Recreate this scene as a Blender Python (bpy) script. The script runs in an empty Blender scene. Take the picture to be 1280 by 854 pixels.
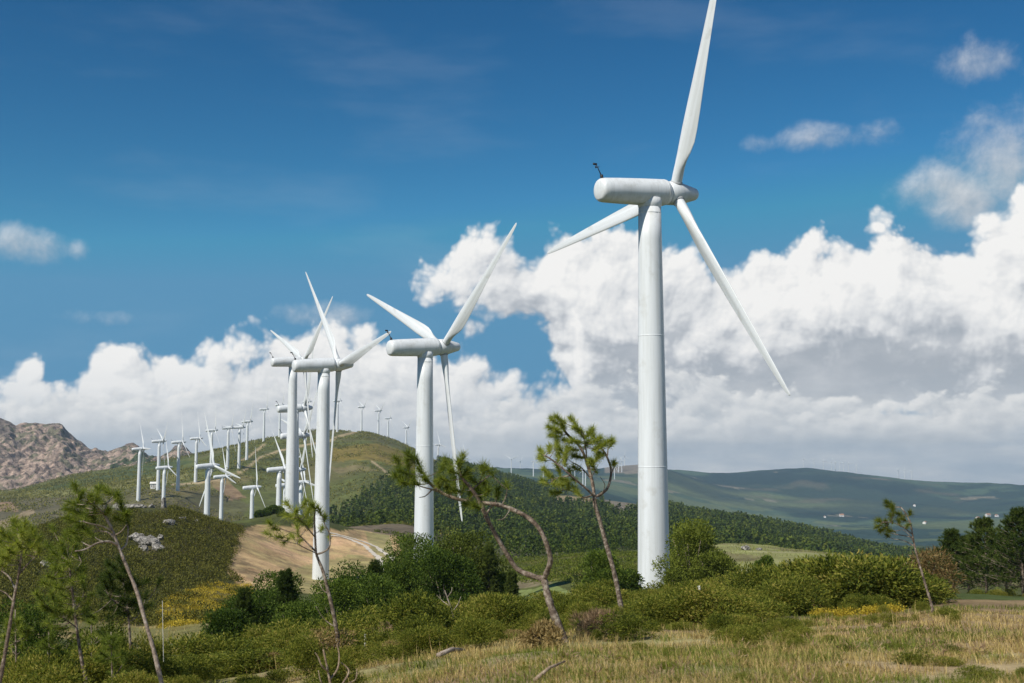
import bpy, math, random
import numpy as np
from mathutils import Vector, Matrix

random.seed(7)
rng = np.random.default_rng(7)
scene = bpy.context.scene
COL = scene.collection
EYE = 1.75
F, CX, CY, YH = 1500.0, 640.0, 427.0, 575.0          # the camera: focal length, centre and horizon in photo pixels
PITCH = math.atan((YH - CY) / F)
CP, SP = math.cos(PITCH), math.sin(PITCH)

# ------------------------------------------------------------------ camera geometry helpers
def ray(px, py):
    x = (px - CX) / F
    u = -(py - CY) / F
    return np.array([x, CP - u * SP, SP + u * CP])

def at(px, py, r):
    """world point seen in that direction at horizontal distance r"""
    d = ray(px, py)
    d = d / math.hypot(d[0], d[1]) * r
    return Vector((d[0], d[1], d[2] + EYE))

def project(X, Y, Z):
    Z = Z - EYE
    d = np.maximum(Y * CP + Z * SP, 1e-3)
    u = -Y * SP + Z * CP
    return CX + F * X / d, CY - F * u / d

# ------------------------------------------------------------------ numpy noise
def _hash(ix, iy, seed):
    n = (ix.astype(np.int64) * 374761393 + iy.astype(np.int64) * 668265263 + seed * 974711) & 0x7fffffff
    n = ((n ^ (n >> 13)) * 1274126177) & 0x7fffffff
    return ((n ^ (n >> 16)) & 0xffff) / 65535.0

def vnoise(x, y, seed=0):
    ix = np.floor(x); iy = np.floor(y)
    fx = x - ix; fy = y - iy
    fx = fx * fx * (3 - 2 * fx); fy = fy * fy * (3 - 2 * fy)
    a = _hash(ix, iy, seed); b = _hash(ix + 1, iy, seed)
    c = _hash(ix, iy + 1, seed); d = _hash(ix + 1, iy + 1, seed)
    return (a * (1 - fx) + b * fx) * (1 - fy) + (c * (1 - fx) + d * fx) * fy - 0.5

def fbm(x, y, octs=4, seed=0, gain=0.5):
    s = 0; amp = 1
    for k in range(octs):
        s = s + amp * vnoise(x * 2 ** k + 17.3 * k, y * 2 ** k - 9.1 * k, seed + k)
        amp *= gain
    return s

def sstep(a, b, x):
    t = np.clip((x - a) / (b - a), 0, 1)
    return t * t * (3 - 2 * t)

def pchip(x, y, q):
    """monotone cubic; y may be 2-D (values along axis 0)"""
    x = np.asarray(x, float); y = np.asarray(y, float)
    if y.ndim == 1: y = y[:, None]
    h = np.diff(x)[:, None]
    dl = np.diff(y, axis=0) / h
    d = np.zeros_like(y)
    w1 = 2 * h[1:] + h[:-1]; w2 = h[1:] + 2 * h[:-1]
    with np.errstate(divide='ignore', invalid='ignore'):
        m = (w1 + w2) / (w1 / dl[:-1] + w2 / dl[1:])
    d[1:-1] = np.where(dl[:-1] * dl[1:] > 0, m, 0)
    d[0] = dl[0]; d[-1] = dl[-1]
    q = np.clip(q, x[0], x[-1])
    i = np.clip(np.searchsorted(x, q) - 1, 0, len(x) - 2)
    t = ((q - x[i]) / np.diff(x)[i])[:, None]
    hh = np.diff(x)[i][:, None]
    r = ((1 + 2 * t) * (1 - t) ** 2 * y[i] + t * (1 - t) ** 2 * hh * d[i]
         + t * t * (3 - 2 * t) * y[i + 1] + t * t * (t - 1) * hh * d[i + 1])
    return r

# ------------------------------------------------------------------ terrain heights
# measured from the photograph: for each distance (m), the image height at which the ground lies along 16 bearings
XS = [-150, 0, 100, 200, 300, 350, 400, 450, 500, 550, 600, 700, 800, 900, 1000, 1100, 1200, 1280, 1430]
def row(pairs):
    xs = sorted(pairs); return np.interp(XS, xs, [pairs[k] for k in xs])
def hrow(r, h): return {x: YH + F * v / r for x, v in h.items()}
TAB = [
 (2,    hrow(2, {0: 1.75, 1280: 1.75})),
 (4,    hrow(4, {0: 1.85, 1280: 1.8})),
 (8,    hrow(8, {0: 2.5, 700: 2.15, 1280: 2.1})),
 (14,   {0: 945, 100: 940, 400: 905, 700: 853, 1000: 842, 1280: 835}),
 (22,   {0: 878, 100: 875, 300: 862, 400: 845, 500: 830, 600: 815, 700: 803, 1000: 796, 1280: 782}),
 (30,   {0: 852, 200: 850, 300: 842, 400: 825, 500: 812, 600: 800, 700: 786, 800: 776, 1000: 774, 1100: 768, 1200: 758, 1280: 758}),
 (45,   {0: 836, 200: 835, 300: 826, 400: 812, 500: 800, 600: 785, 700: 772, 800: 766, 900: 762, 1000: 760, 1100: 754, 1200: 742, 1280: 742}),
 (65,   {0: 815, 200: 816, 300: 812, 400: 805, 500: 797, 600: 785, 700: 770, 800: 760, 900: 752, 1000: 745, 1100: 738, 1200: 732, 1280: 733}),
 (100,  {0: 782, 100: 786, 200: 790, 300: 780, 400: 785, 500: 790, 600: 786, 700: 772, 800: 752, 900: 752, 1000: 755, 1100: 745, 1200: 738, 1280: 738}),
 (150,  {0: 735, 100: 745, 200: 758, 300: 760, 400: 765, 500: 783, 600: 778, 700: 748, 800: 742, 900: 725, 1000: 722, 1100: 722, 1200: 726, 1280: 728}),
 (200,  {0: 690, 100: 686, 200: 692, 300: 715, 400: 733, 500: 745, 600: 752, 700: 727, 800: 718, 900: 688, 1000: 688, 1100: 695, 1200: 708, 1280: 712}),
 (230,  {0: 672, 100: 660, 200: 660, 300: 690, 350: 704, 400: 715, 500: 720, 600: 740, 700: 716, 800: 705, 900: 678, 1000: 684, 1100: 692, 1200: 708, 1280: 714}),
 (265,  {0: 667, 50: 652, 100: 643, 200: 631, 250: 635, 300: 662, 350: 682, 400: 695, 500: 700, 600: 728, 700: 708, 800: 698, 900: 684, 1000: 694, 1100: 700, 1280: 720}),
 (320,  {-150: 682, 0: 680, 100: 672, 200: 660, 300: 657, 350: 656, 400: 660, 450: 667, 500: 673, 600: 708, 700: 700, 800: 692, 900: 700, 1000: 706, 1100: 712, 1280: 725}),
 (450,  {0: 668, 100: 667, 200: 675, 300: 682, 350: 680, 400: 672, 450: 660, 500: 658, 550: 670, 600: 685, 700: 692, 800: 690, 900: 700, 1000: 715, 1100: 725, 1200: 735, 1280: 738}),
 (600,  {0: 668, 100: 668, 200: 685, 300: 692, 350: 690, 400: 680, 450: 665, 500: 655, 550: 665, 600: 675, 700: 680, 800: 682, 900: 690, 1000: 705, 1100: 718, 1200: 728, 1280: 730}),
 (750,  {0: 665, 100: 665, 200: 682, 300: 688, 350: 685, 400: 675, 450: 660, 500: 645, 550: 650, 600: 660, 700: 668, 800: 670, 900: 680, 1000: 695, 1100: 710, 1200: 720, 1280: 722}),
 (900,  {0: 655, 100: 645, 200: 645, 300: 655, 350: 655, 400: 650, 450: 635, 500: 625, 550: 635, 600: 645, 700: 655, 800: 660, 900: 670, 1000: 685, 1100: 702, 1200: 712, 1280: 716}),
 (1000, {0: 645, 100: 632, 200: 611, 300: 630, 350: 632, 400: 625, 450: 610, 500: 605, 550: 622, 600: 630, 700: 645, 800: 652, 900: 662, 1000: 678, 1100: 697, 1200: 707, 1280: 711}),
 (1100, {0: 632, 100: 622, 200: 603, 300: 608, 350: 608, 400: 600, 450: 590, 500: 592, 550: 610, 600: 620, 700: 638, 800: 645, 900: 656, 1000: 672, 1100: 693, 1200: 703, 1280: 708}),
 (1200, {0: 624, 100: 612, 200: 598, 300: 582, 350: 588, 400: 580, 450: 572, 500: 580, 550: 600, 600: 610, 700: 632, 800: 640, 900: 652, 1000: 668, 1100: 690, 1200: 700, 1280: 705}),
 (1350, {0: 618, 100: 603, 200: 592, 300: 568, 350: 564, 400: 560, 450: 556, 500: 568, 550: 590, 600: 600, 700: 625, 800: 635, 900: 649, 1000: 665, 1100: 687, 1200: 698, 1280: 703}),
 (1550, {0: 614, 100: 596, 200: 582, 300: 557, 350: 546, 400: 540, 450: 541, 500: 555, 550: 581, 600: 592, 700: 618, 800: 631, 900: 648, 1000: 664, 1100: 686, 1200: 697, 1280: 702}),
 (1700, {0: 612, 100: 592, 200: 577, 300: 557, 350: 546, 400: 539, 450: 541, 500: 554, 550: 578, 600: 590, 700: 617, 800: 632, 900: 655, 1000: 670, 1100: 690, 1200: 697, 1280: 700}),
 (2000, {0: 613, 100: 600, 200: 590, 300: 575, 350: 565, 400: 555, 450: 556, 500: 566, 550: 586, 600: 600, 700: 622, 800: 640, 900: 665, 1000: 675, 1100: 690, 1200: 692, 1280: 694}),
 (2300, {0: 616, 200: 600, 400: 572, 500: 576, 550: 588, 600: 600, 700: 612, 760: 625, 800: 640, 900: 668, 1000: 676, 1100: 676, 1200: 674, 1280: 670}),
 (2800, {0: 618, 400: 585, 550: 590, 600: 596, 650: 598, 700: 605, 740: 609, 800: 632, 900: 658, 1000: 664, 1100: 664, 1200: 662, 1280: 656}),
 (3900, {0: 612, 550: 586, 600: 585, 640: 589, 700: 592, 770: 594, 800: 606, 900: 628, 1000: 640, 1100: 644, 1200: 645, 1280: 640}),
 (4700, {0: 612, 600: 590, 700: 590, 760: 585, 790: 578, 810: 580, 850: 597, 900: 606, 1000: 615, 1100: 620, 1200: 628, 1280: 622}),
 (5800, {0: 608, 600: 598, 700: 597, 800: 590, 850: 589, 900: 592, 950: 591, 1000: 587, 1050: 588, 1100: 595, 1150: 597, 1210: 605, 1280: 604}),
 (7500, {0: 612, 1280: 612}),
 (8600, {0: 612, 1280: 612}),
]
LR = np.log(np.array([t[0] for t in TAB], float))
TY = np.array([row(t[1]) for t in TAB])
_xq = np.linspace(XS[0], XS[-1], 400)
_lq = np.linspace(LR[0], LR[-1], 900)
_g = pchip(LR, TY, _lq)
GRID = pchip(XS, _g.T, _xq).T                    # [lr, x] -> image y
SLOPE = (lambda u: (SP + u * CP) / (CP - u * SP))(-(GRID - CY) / F)
CORR = []                                        # small local corrections: (azimuth, log r, dz)

def terrain(X, Y):
    X = np.asarray(X, float); Y = np.asarray(Y, float)
    r = np.hypot(X, Y)
    az = np.arctan2(X, Y)
    px = CX + F * np.tan(np.clip(az, -0.6, 0.6)) * 1.0
    fx = np.clip((px - _xq[0]) / (_xq[1] - _xq[0]), 0, len(_xq) - 1.001)
    fl = np.clip((np.log(np.maximum(r, 2)) - _lq[0]) / (_lq[1] - _lq[0]), 0, len(_lq) - 1.001)
    ix = fx.astype(int); il = fl.astype(int); tx = fx - ix; tl = fl - il
    s = ((SLOPE[il, ix] * (1 - tx) + SLOPE[il, ix + 1] * tx) * (1 - tl)
         + (SLOPE[il + 1, ix] * (1 - tx) + SLOPE[il + 1, ix + 1] * tx) * tl)
    z = EYE + np.maximum(r, 2) * s
    a = np.clip(r / 200, 0.05, 2.2)
    z = z + a * (0.8 * fbm(X / 23 + 50, Y / 23, 3, 3) + 0.28 * fbm(X / 6, Y / 6 + 9, 2, 11)) * sstep(3, 14, r)
    z = z + 0.10 * fbm(X / 2.3, Y / 2.3, 3, 21) * sstep(3, 10, r)
    far = sstep(1800, 3800, r)
    z = z + far * (22 * fbm(X / 420, Y / 420, 4, 33))
    for (ca, cl, dz) in CORR:
        z = z + dz * np.exp(-((az - ca) / 0.045) ** 2 - ((np.log(np.maximum(r, 2)) - cl) / 0.10) ** 2)
    return z

def gz(x, y): return float(terrain(np.array([x]), np.array([y]))[0])
def ground(px, r, py=640):
    p = at(px, py, r)
    return Vector((p.x, p.y, gz(p.x, p.y)))

# ------------------------------------------------------------------ turbines: where they stand (solved before the terrain is built)
HUB_H, HUB_F, TILT, ROT_R = 39.5, 3.0, math.radians(4), 25.3
def turbine_base(hub, psi):
    return Vector((hub.x - HUB_F * math.sin(psi), hub.y - HUB_F * math.cos(psi), hub.z - HUB_H))
NEAR = [  # hub pixel, distance, yaw, rotor angle, label
 (843, 242, 118, 61.3, 25, 'largest and nearest white wind turbine'),
 (554, 434, 174, 56, 54, 'second largest white wind turbine, rising behind the dark round trees'),
 (424, 456, 226, 61, 81, 'white wind turbine with its tower foot on the bare tan clearing beside the dirt track'),
 (380, 452, 318, 58, 54, 'white wind turbine just left of the one at the dirt track'),
]
_A = []
for (hx, hy, r, psi, phi, lab) in NEAR:
    b = turbine_base(at(hx, hy, r), math.radians(psi)); _A.append((math.atan2(b.x, b.y), math.log(math.hypot(b.x, b.y)), b))
_K = np.array([[math.exp(-((p[0] - q[0]) / 0.045) ** 2 - ((p[1] - q[1]) / 0.10) ** 2) for q in _A] for p in _A])
_d = np.array([p[2].z - gz(p[2].x, p[2].y) for p in _A])
CORR = [(p[0], p[1], w) for p, w in zip(_A, np.linalg.solve(_K, _d))]
print('terrain corrections', _d.round(2))

# ------------------------------------------------------------------ object helpers
def link(o, parent=None):
    COL.objects.link(o)
    if parent is not None: o.parent = parent
    return o
def tag(o, label=None, cat=None, group=None, kind=None):
    if label: o['label'] = label
    if cat: o['category'] = cat
    if group: o['group'] = group
    if kind: o['kind'] = kind
    return o
def empty(name, loc, label, cat, group=None, rz=0):
    o = bpy.data.objects.new(name, None); o.empty_display_size = 0.3
    o.location = loc; o.rotation_euler = (0, 0, rz)
    link(o); return tag(o, label, cat, group)

def mesh_np(name, V, faces, mat=None, parent=None, smooth=False, loc=None, attr=None):
    """faces: list of int arrays (n,k) with the same k per array"""
    me = bpy.data.meshes.new(name)
    V = np.asarray(V, np.float32)
    me.vertices.add(len(V)); me.vertices.foreach_set('co', V.ravel())
    faces = [np.asarray(f, np.int32) for f in faces if len(f)]
    nl = sum(f.size for f in faces); nf = sum(len(f) for f in faces)
    me.loops.add(nl); me.loops.foreach_set('vertex_index', np.concatenate([f.ravel() for f in faces]))
    me.polygons.add(nf)
    tot = np.concatenate([np.full(len(f), f.shape[1], np.int32) for f in faces])
    st = np.concatenate([[0], np.cumsum(tot)[:-1]]).astype(np.int32)
    me.polygons.foreach_set('loop_start', st); me.polygons.foreach_set('loop_total', tot)
    me.polygons.foreach_set('use_smooth', np.full(nf, smooth))
    if attr is not None:
        a = me.color_attributes.new('cover', 'FLOAT_COLOR', 'POINT')
        a.data.foreach_set('color', np.hstack([attr, np.ones((len(attr), 1))]).astype(np.float32).ravel())
    me.update(calc_edges=True); me.validate()
    if mat: me.materials.append(mat)
    o = bpy.data.objects.new(name, me)
    if loc is not None: o.location = loc
    return link(o, parent)

class MB:
    """collects shapes into one mesh"""
    def __init__(s): s.v = []; s.f = {3: [], 4: []}; s.n = 0; s.ex = []
    def add(s, V, F):
        V = np.asarray(V, float)
        for f in F:
            f = [i + s.n for i in f]
            if len(f) in (3, 4): s.f[len(f)].append(f)
            else: s.ex.append(f)
        s.v.append(V); s.n += len(V)
    def ring_loft(s, rings, cap=True):
        n = len(rings[0]); V = np.concatenate(rings); F = []
        for i in range(len(rings) - 1):
            for k in range(n):
                a = i * n + k; b = i * n + (k + 1) % n
                F.append((a, b, b + n, a + n))
        if cap:
            c0 = len(V); V = np.vstack([V, rings[0].mean(0), rings[-1].mean(0)])
            L = (len(rings) - 1) * n
            for k in range(n):
                F.append((c0, (k + 1) % n, k)); F.append((c0 + 1, L + k, L + (k + 1) % n))
        s.add(V, F)
    def tube(s, pts, rad, n=8):
        pts = [Vector(p) for p in pts]; rings = []
        up = Vector((0.31, 0.9, 0.2))
        for i, p in enumerate(pts):
            t = (pts[min(i + 1, len(pts) - 1)] - pts[max(i - 1, 0)])
            t = t.normalized() if t.length > 1e-9 else Vector((0, 0, 1))
            a = t.cross(up)
            if a.length < 1e-3: a = t.cross(Vector((1, 0, 0)))
            a.normalize(); b = t.cross(a)
            r = rad[i] if hasattr(rad, '__len__') else rad
            rings.append(np.array([p + r * (math.cos(q) * a + math.sin(q) * b) for q in np.linspace(0, 2 * math.pi, n, endpoint=False)]))
        s.ring_loft(rings)
    def box(s, c, d, rz=0):
        c = np.array(c); V = []
        for x in (-1, 1):
            for y in (-1, 1):
                for z in (-1, 1):
                    X, Yy = x * d[0] / 2, y * d[1] / 2
                    V.append(c + np.array([X * math.cos(rz) - Yy * math.sin(rz), X * math.sin(rz) + Yy * math.cos(rz), z * d[2] / 2]))
        s.add(V, [(0, 1, 3, 2), (4, 6, 7, 5), (0, 4, 5, 1), (2, 3, 7, 6), (0, 2, 6, 4), (1, 5, 7, 3)])
    def build(s, name, mat, parent=None, smooth=True, loc=None):
        V = np.concatenate(s.v)
        return mesh_np(name, V, [s.f[3], s.f[4]], mat, parent, smooth, loc)

# ------------------------------------------------------------------ materials
def new_mat(name):
    m = bpy.data.materials.new(name); m.use_nodes = True
    nt = m.node_tree; nt.nodes.clear()
    out = nt.nodes.new('ShaderNodeOutputMaterial')
    return m, nt, out
def N(nt, t, **kw):
    n = nt.nodes.new('ShaderNode' + t)
    for k, v in kw.items():
        if k.startswith('i_'): n.inputs[k[2:].replace('_', ' ')].default_value = v
        else: setattr(n, k, v)
    return n
def ramp(nt, fac, stops):
    n = N(nt, 'ValToRGB'); e = n.color_ramp.elements
    while len(e) < len(stops): e.new(0.5)
    for el, (p, c) in zip(e, stops): el.position = p; el.color = (*c, 1)
    nt.links.new(fac, n.inputs[0]); return n.outputs[0]
def math_n(nt, op, a, b=None, c=None, clamp=False):
    n = N(nt, 'Math', operation=op, use_clamp=clamp)
    for i, v in enumerate((a, b, c)):
        if v is None: continue
        if isinstance(v, (int, float)): n.inputs[i].default_value = v
        else: nt.links.new(v, n.inputs[i])
    return n.outputs[0]
def mix_rgb(nt, fac, a, b, mode='MIX'):
    n = N(nt, 'Mix', data_type='RGBA', blend_type=mode)
    for s, v in ((0, fac), (6, a), (7, b)):
        if isinstance(v, (int, float)): n.inputs[s].default_value = v
        elif isinstance(v, tuple): n.inputs[s].default_value = (*v, 1)
        else: nt.links.new(v, n.inputs[s])
    return n.outputs[2]
def noise_t(nt, scale, detail=4, rough=0.55, vec=None, coord='Object', **kw):
    n = N(nt, 'TexNoise', **kw); n.inputs['Scale'].default_value = scale
    n.inputs['Detail'].default_value = detail; n.inputs['Roughness'].default_value = rough
    if vec is None:
        tc = N(nt, 'TexCoord'); vec = tc.outputs[coord]
    nt.links.new(vec, n.inputs['Vector']); return n
def principled(nt, out, color, rough=0.7, spec=0.3, bump=None, bstr=0.3, bdist=0.05):
    p = N(nt, 'BsdfPrincipled')
    p.inputs['Roughness'].default_value = rough
    p.inputs['Specular IOR Level'].default_value = spec
    if isinstance(color, tuple): p.inputs['Base Color'].default_value = (*color, 1)
    else: nt.links.new(color, p.inputs['Base Color'])
    if bump is not None:
        b = N(nt, 'Bump'); b.inputs['Strength'].default_value = bstr; b.inputs['Distance'].default_value = bdist
        nt.links.new(bump, b.inputs['Height']); nt.links.new(b.outputs[0], p.inputs['Normal'])
    nt.links.new(p.outputs[0], out.inputs[0]); return p

def leaf_mat(name, stops, trans=0.35, rough=0.65, spec=0.10, bscale=0.9, bw=0.6, iw=0.65, kr=1.0, kg=1.0):
    """foliage: colour varies from leaf to leaf; part of the light passes through"""
    m, nt, out = new_mat(name)
    g = N(nt, 'NewGeometry')
    oi = N(nt, 'ObjectInfo')
    big = noise_t(nt, bscale, 3)
    f = math_n(nt, 'ADD', math_n(nt, 'ADD', math_n(nt, 'MULTIPLY', g.outputs['Random Per Island'], iw), (0.65 - iw) / 2), math_n(nt, 'MULTIPLY', math_n(nt, 'ADD', math_n(nt, 'SUBTRACT', big.outputs['Fac'], 0.5), 0.3 / bw), bw))
    f = math_n(nt, 'ADD', f, math_n(nt, 'MULTIPLY', math_n(nt, 'SUBTRACT', oi.outputs['Random'], 0.5), 0.34))
    f = math_n(nt, 'SUBTRACT', f, 0.12, clamp=True)
    c = ramp(nt, f, [(q, (a * kr, b * kg, d * .72)) for q, (a, b, d) in stops])
    p = principled(nt, out, c, rough, spec)
    t = N(nt, 'BsdfTranslucent'); nt.links.new(mix_rgb(nt, 1.0, c, (1.15, 1.2, 0.6), 'MULTIPLY'), t.inputs[0])
    mx = N(nt, 'MixShader'); mx.inputs[0].default_value = trans
    nt.links.new(p.outputs[0], mx.inputs[1]); nt.links.new(t.outputs[0], mx.inputs[2]); nt.links.new(mx.outputs[0], out.inputs[0])
    return m

def white_paint():
    m, nt, out = new_mat('white_turbine_paint')
    tc = N(nt, 'TexCoord')
    mp = N(nt, 'Mapping'); nt.links.new(tc.outputs['Object'], mp.inputs[0]); mp.inputs['Scale'].default_value = (2.2, 2.2, 0.09)
    n1 = noise_t(nt, 1.0, 5, 0.6, mp.outputs[0])
    n2 = noise_t(nt, 0.55, 5, 0.65, tc.outputs['Object'])
    c = mix_rgb(nt, ramp(nt, n1.outputs['Fac'], [(0.42, (0, 0, 0)), (0.75, (1, 1, 1))]), (0.715, 0.745, 0.775), (0.58, 0.60, 0.605))
    c = mix_rgb(nt, math_n(nt, 'MULTIPLY', ramp(nt, n2.outputs['Fac'], [(0.55, (0, 0, 0)), (0.72, (1, 1, 1))]), 0.5), c, (0.45, 0.44, 0.40))
    p = principled(nt, out, c, 0.42, 0.4)
    return m
def flat_mat(name, color, rough=0.6, var=0.25, scale=3.0, spec=0.3, bstr=0.0):
    m, nt, out = new_mat(name)
    n = noise_t(nt, scale, 5, 0.6)
    c = mix_rgb(nt, n.outputs['Fac'], tuple(v * (1 - var) for v in color), tuple(min(1, v * (1 + var)) for v in color))
    principled(nt, out, c, rough, spec, n.outputs['Fac'] if bstr else None, bstr, 0.08)
    return m
def rock_mat(name, c1, c2, c3, sc=1.0, bd=0.2):
    m, nt, out = new_mat(name)
    n = noise_t(nt, 0.9 * sc, 8, 0.65); n2 = noise_t(nt, 4.5 * sc, 6, 0.7)
    v = N(nt, 'TexVoronoi', feature='DISTANCE_TO_EDGE'); v.inputs['Scale'].default_value = 1.1 * sc
    tc = N(nt, 'TexCoord'); wv = mix_rgb(nt, 0.25, tc.outputs['Object'], n.outputs['Color'], 'ADD'); nt.links.new(wv, v.inputs['Vector'])
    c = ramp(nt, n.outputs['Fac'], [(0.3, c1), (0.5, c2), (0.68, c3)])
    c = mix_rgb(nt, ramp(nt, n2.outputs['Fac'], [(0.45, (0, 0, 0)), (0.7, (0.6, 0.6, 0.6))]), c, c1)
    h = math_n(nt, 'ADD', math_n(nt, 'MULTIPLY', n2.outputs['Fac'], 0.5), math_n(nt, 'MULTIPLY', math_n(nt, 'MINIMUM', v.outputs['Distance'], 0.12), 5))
    principled(nt, out, c, 0.85, 0.2, h, 0.9, bd)
    return m
def bark_mat(name, c1, c2, c3):
    m, nt, out = new_mat(name)
    tc = N(nt, 'TexCoord')
    n = noise_t(nt, 14, 6, 0.7, tc.outputs['Object']); n2 = noise_t(nt, 4.2, 4, 0.65, tc.outputs['Object'])
    f = math_n(nt, 'ADD', math_n(nt, 'MULTIPLY', n.outputs['Fac'], 0.6), math_n(nt, 'MULTIPLY', n2.outputs['Fac'], 0.45))
    c = ramp(nt, f, [(0.38, c1), (0.52, c2), (0.68, c3)])
    principled(nt, out, c, 0.85, 0.2, n.outputs['Fac'], 0.9, 0.03)
    return m

M = {}
M['white'] = white_paint()
M['black'] = flat_mat('black_metal', (0.02, 0.02, 0.022), 0.5)
M['grey'] = flat_mat('grey_metal', (0.35, 0.36, 0.37), 0.5)
M['rust'] = flat_mat('rust_stain', (0.34, 0.20, 0.10), 0.8, 0.4, 6)
M['bark'] = bark_mat('pine_bark', (0.040, 0.030, 0.024), (0.165, 0.122, 0.092), (0.52, 0.45, 0.37))
M['pale_bark'] = bark_mat('pale_bark', (0.12, 0.09, 0.075), (0.34, 0.27, 0.22), (0.60, 0.53, 0.46))
M['dead'] = bark_mat('dead_wood', (0.16, 0.11, 0.08), (0.33, 0.24, 0.17), (0.50, 0.41, 0.32))
M['needle'] = leaf_mat('pine_needles', [(0.12, (0.075, 0.11, 0.024)), (0.5, (0.225, 0.28, 0.068)), (0.85, (0.46, 0.48, 0.15))], 0.45)
M['needle_dark'] = leaf_mat('dark_pine_needles', [(0.15, (0.020, 0.038, 0.012)), (0.5, (0.055, 0.088, 0.024)), (0.9, (0.14, 0.17, 0.05))], 0.28)
M['needle_yellow'] = leaf_mat('yellowish_pine_needles', [(0.15, (0.075, 0.10, 0.02)), (0.5, (0.16, 0.19, 0.04)), (0.85, (0.27, 0.27, 0.07))], 0.35)
M['gorse'] = leaf_mat('gorse_leaves', [(0.1, (0.036, 0.054, 0.012)), (0.42, (0.125, 0.150, 0.030)), (0.72, (0.26, 0.255, 0.055)), (0.93, (0.38, 0.31, 0.11))], 0.36, bscale=.55, bw=1.1, kr=.97, kg=1.0)
M['leaf'] = leaf_mat('broad_leaves', [(0.1, (0.026, 0.044, 0.011)), (0.5, (0.080, 0.108, 0.024)), (0.85, (0.19, 0.21, 0.048))], 0.33, kr=.9, kg=1.08)
M['leaf_olive'] = leaf_mat('olive_leaves', [(0.1, (0.045, 0.052, 0.012)), (0.5, (0.135, 0.14, 0.028)), (0.85, (0.26, 0.245, 0.055))], 0.33, kr=.85, kg=1.03)
M['heath'] = leaf_mat('heather_leaves', [(0.1, (0.045, 0.044, 0.012)), (0.5, (0.145, 0.145, 0.036)), (0.9, (0.28, 0.25, 0.075))], 0.28)
M['flower'] = leaf_mat('yellow_gorse_flowers', [(0.1, (0.13, 0.11, 0.025)), (0.5, (0.35, 0.26, 0.035)), (0.9, (0.55, 0.42, 0.07))], 0.25)
M['brown_leaf'] = leaf_mat('dead_brown_leaves', [(0.1, (0.10, 0.065, 0.035)), (0.5, (0.24, 0.165, 0.09)), (0.9, (0.42, 0.32, 0.20))], 0.2)
M['pink_twig'] = leaf_mat('dry_pinkish_twigs', [(0.1, (0.11, 0.070, 0.055)), (0.5, (0.26, 0.175, 0.14)), (0.9, (0.42, 0.31, 0.26))], 0.1)
M['grass'] = leaf_mat('dry_grass', [(0.08, (0.15, 0.10, 0.065)), (0.28, (0.38, 0.265, 0.155)), (0.48, (0.64, 0.50, 0.30)), (0.62, (0.48, 0.35, 0.21)), (0.76, (0.30, 0.27, 0.10)), (0.95, (0.15, 0.19, 0.05))], 0.3)
M['grass_green'] = leaf_mat('green_grass', [(0.1, (0.07, 0.10, 0.02)), (0.5, (0.16, 0.20, 0.045)), (0.9, (0.34, 0.33, 0.11))], 0.35)
M['conifer'] = leaf_mat('forest_conifer_leaves', [(0.12, (0.014, 0.028, 0.010)), (0.42, (0.048, 0.074, 0.020)), (0.72, (0.125, 0.145, 0.036)), (0.95, (0.20, 0.19, 0.06))], 0.15, bscale=0.05, bw=1.2, iw=0.22, kr=1.4, kg=1.38)
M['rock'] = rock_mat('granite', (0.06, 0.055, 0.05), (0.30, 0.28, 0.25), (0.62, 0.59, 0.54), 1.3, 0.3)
def mountain_mat():
    m, nt, out = new_mat('mountain_rock')
    a = N(nt, 'Attribute', attribute_name='cover'); tc = N(nt, 'TexCoord')
    n = noise_t(nt, .10, 9, .72, tc.outputs['Object']); v = N(nt, 'TexVoronoi'); v.inputs['Scale'].default_value = .13; v.inputs['Detail'].default_value = 1.5
    nt.links.new(tc.outputs['Object'], v.inputs['Vector'])
    vs = N(nt, 'SeparateColor'); nt.links.new(v.outputs['Color'], vs.inputs[0])
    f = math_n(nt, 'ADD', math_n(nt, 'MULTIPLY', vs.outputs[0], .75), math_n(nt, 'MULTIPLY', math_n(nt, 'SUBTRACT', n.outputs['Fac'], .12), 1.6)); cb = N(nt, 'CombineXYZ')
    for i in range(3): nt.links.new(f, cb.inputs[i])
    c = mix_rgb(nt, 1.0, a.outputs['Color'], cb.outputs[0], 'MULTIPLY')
    h = math_n(nt, 'ADD', n.outputs['Fac'], math_n(nt, 'MULTIPLY', v.outputs['Distance'], -.5))
    principled(nt, out, c, .9, .15, h, 1.0, 4.5); return m
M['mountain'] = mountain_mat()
M['post'] = flat_mat('weathered_white_post', (0.62, 0.60, 0.55), 0.8)
M['plaster'] = flat_mat('white_plaster', (0.75, 0.73, 0.70), 0.8)
M['tile'] = flat_mat('roof_tiles', (0.42, 0.22, 0.13), 0.8)

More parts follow.
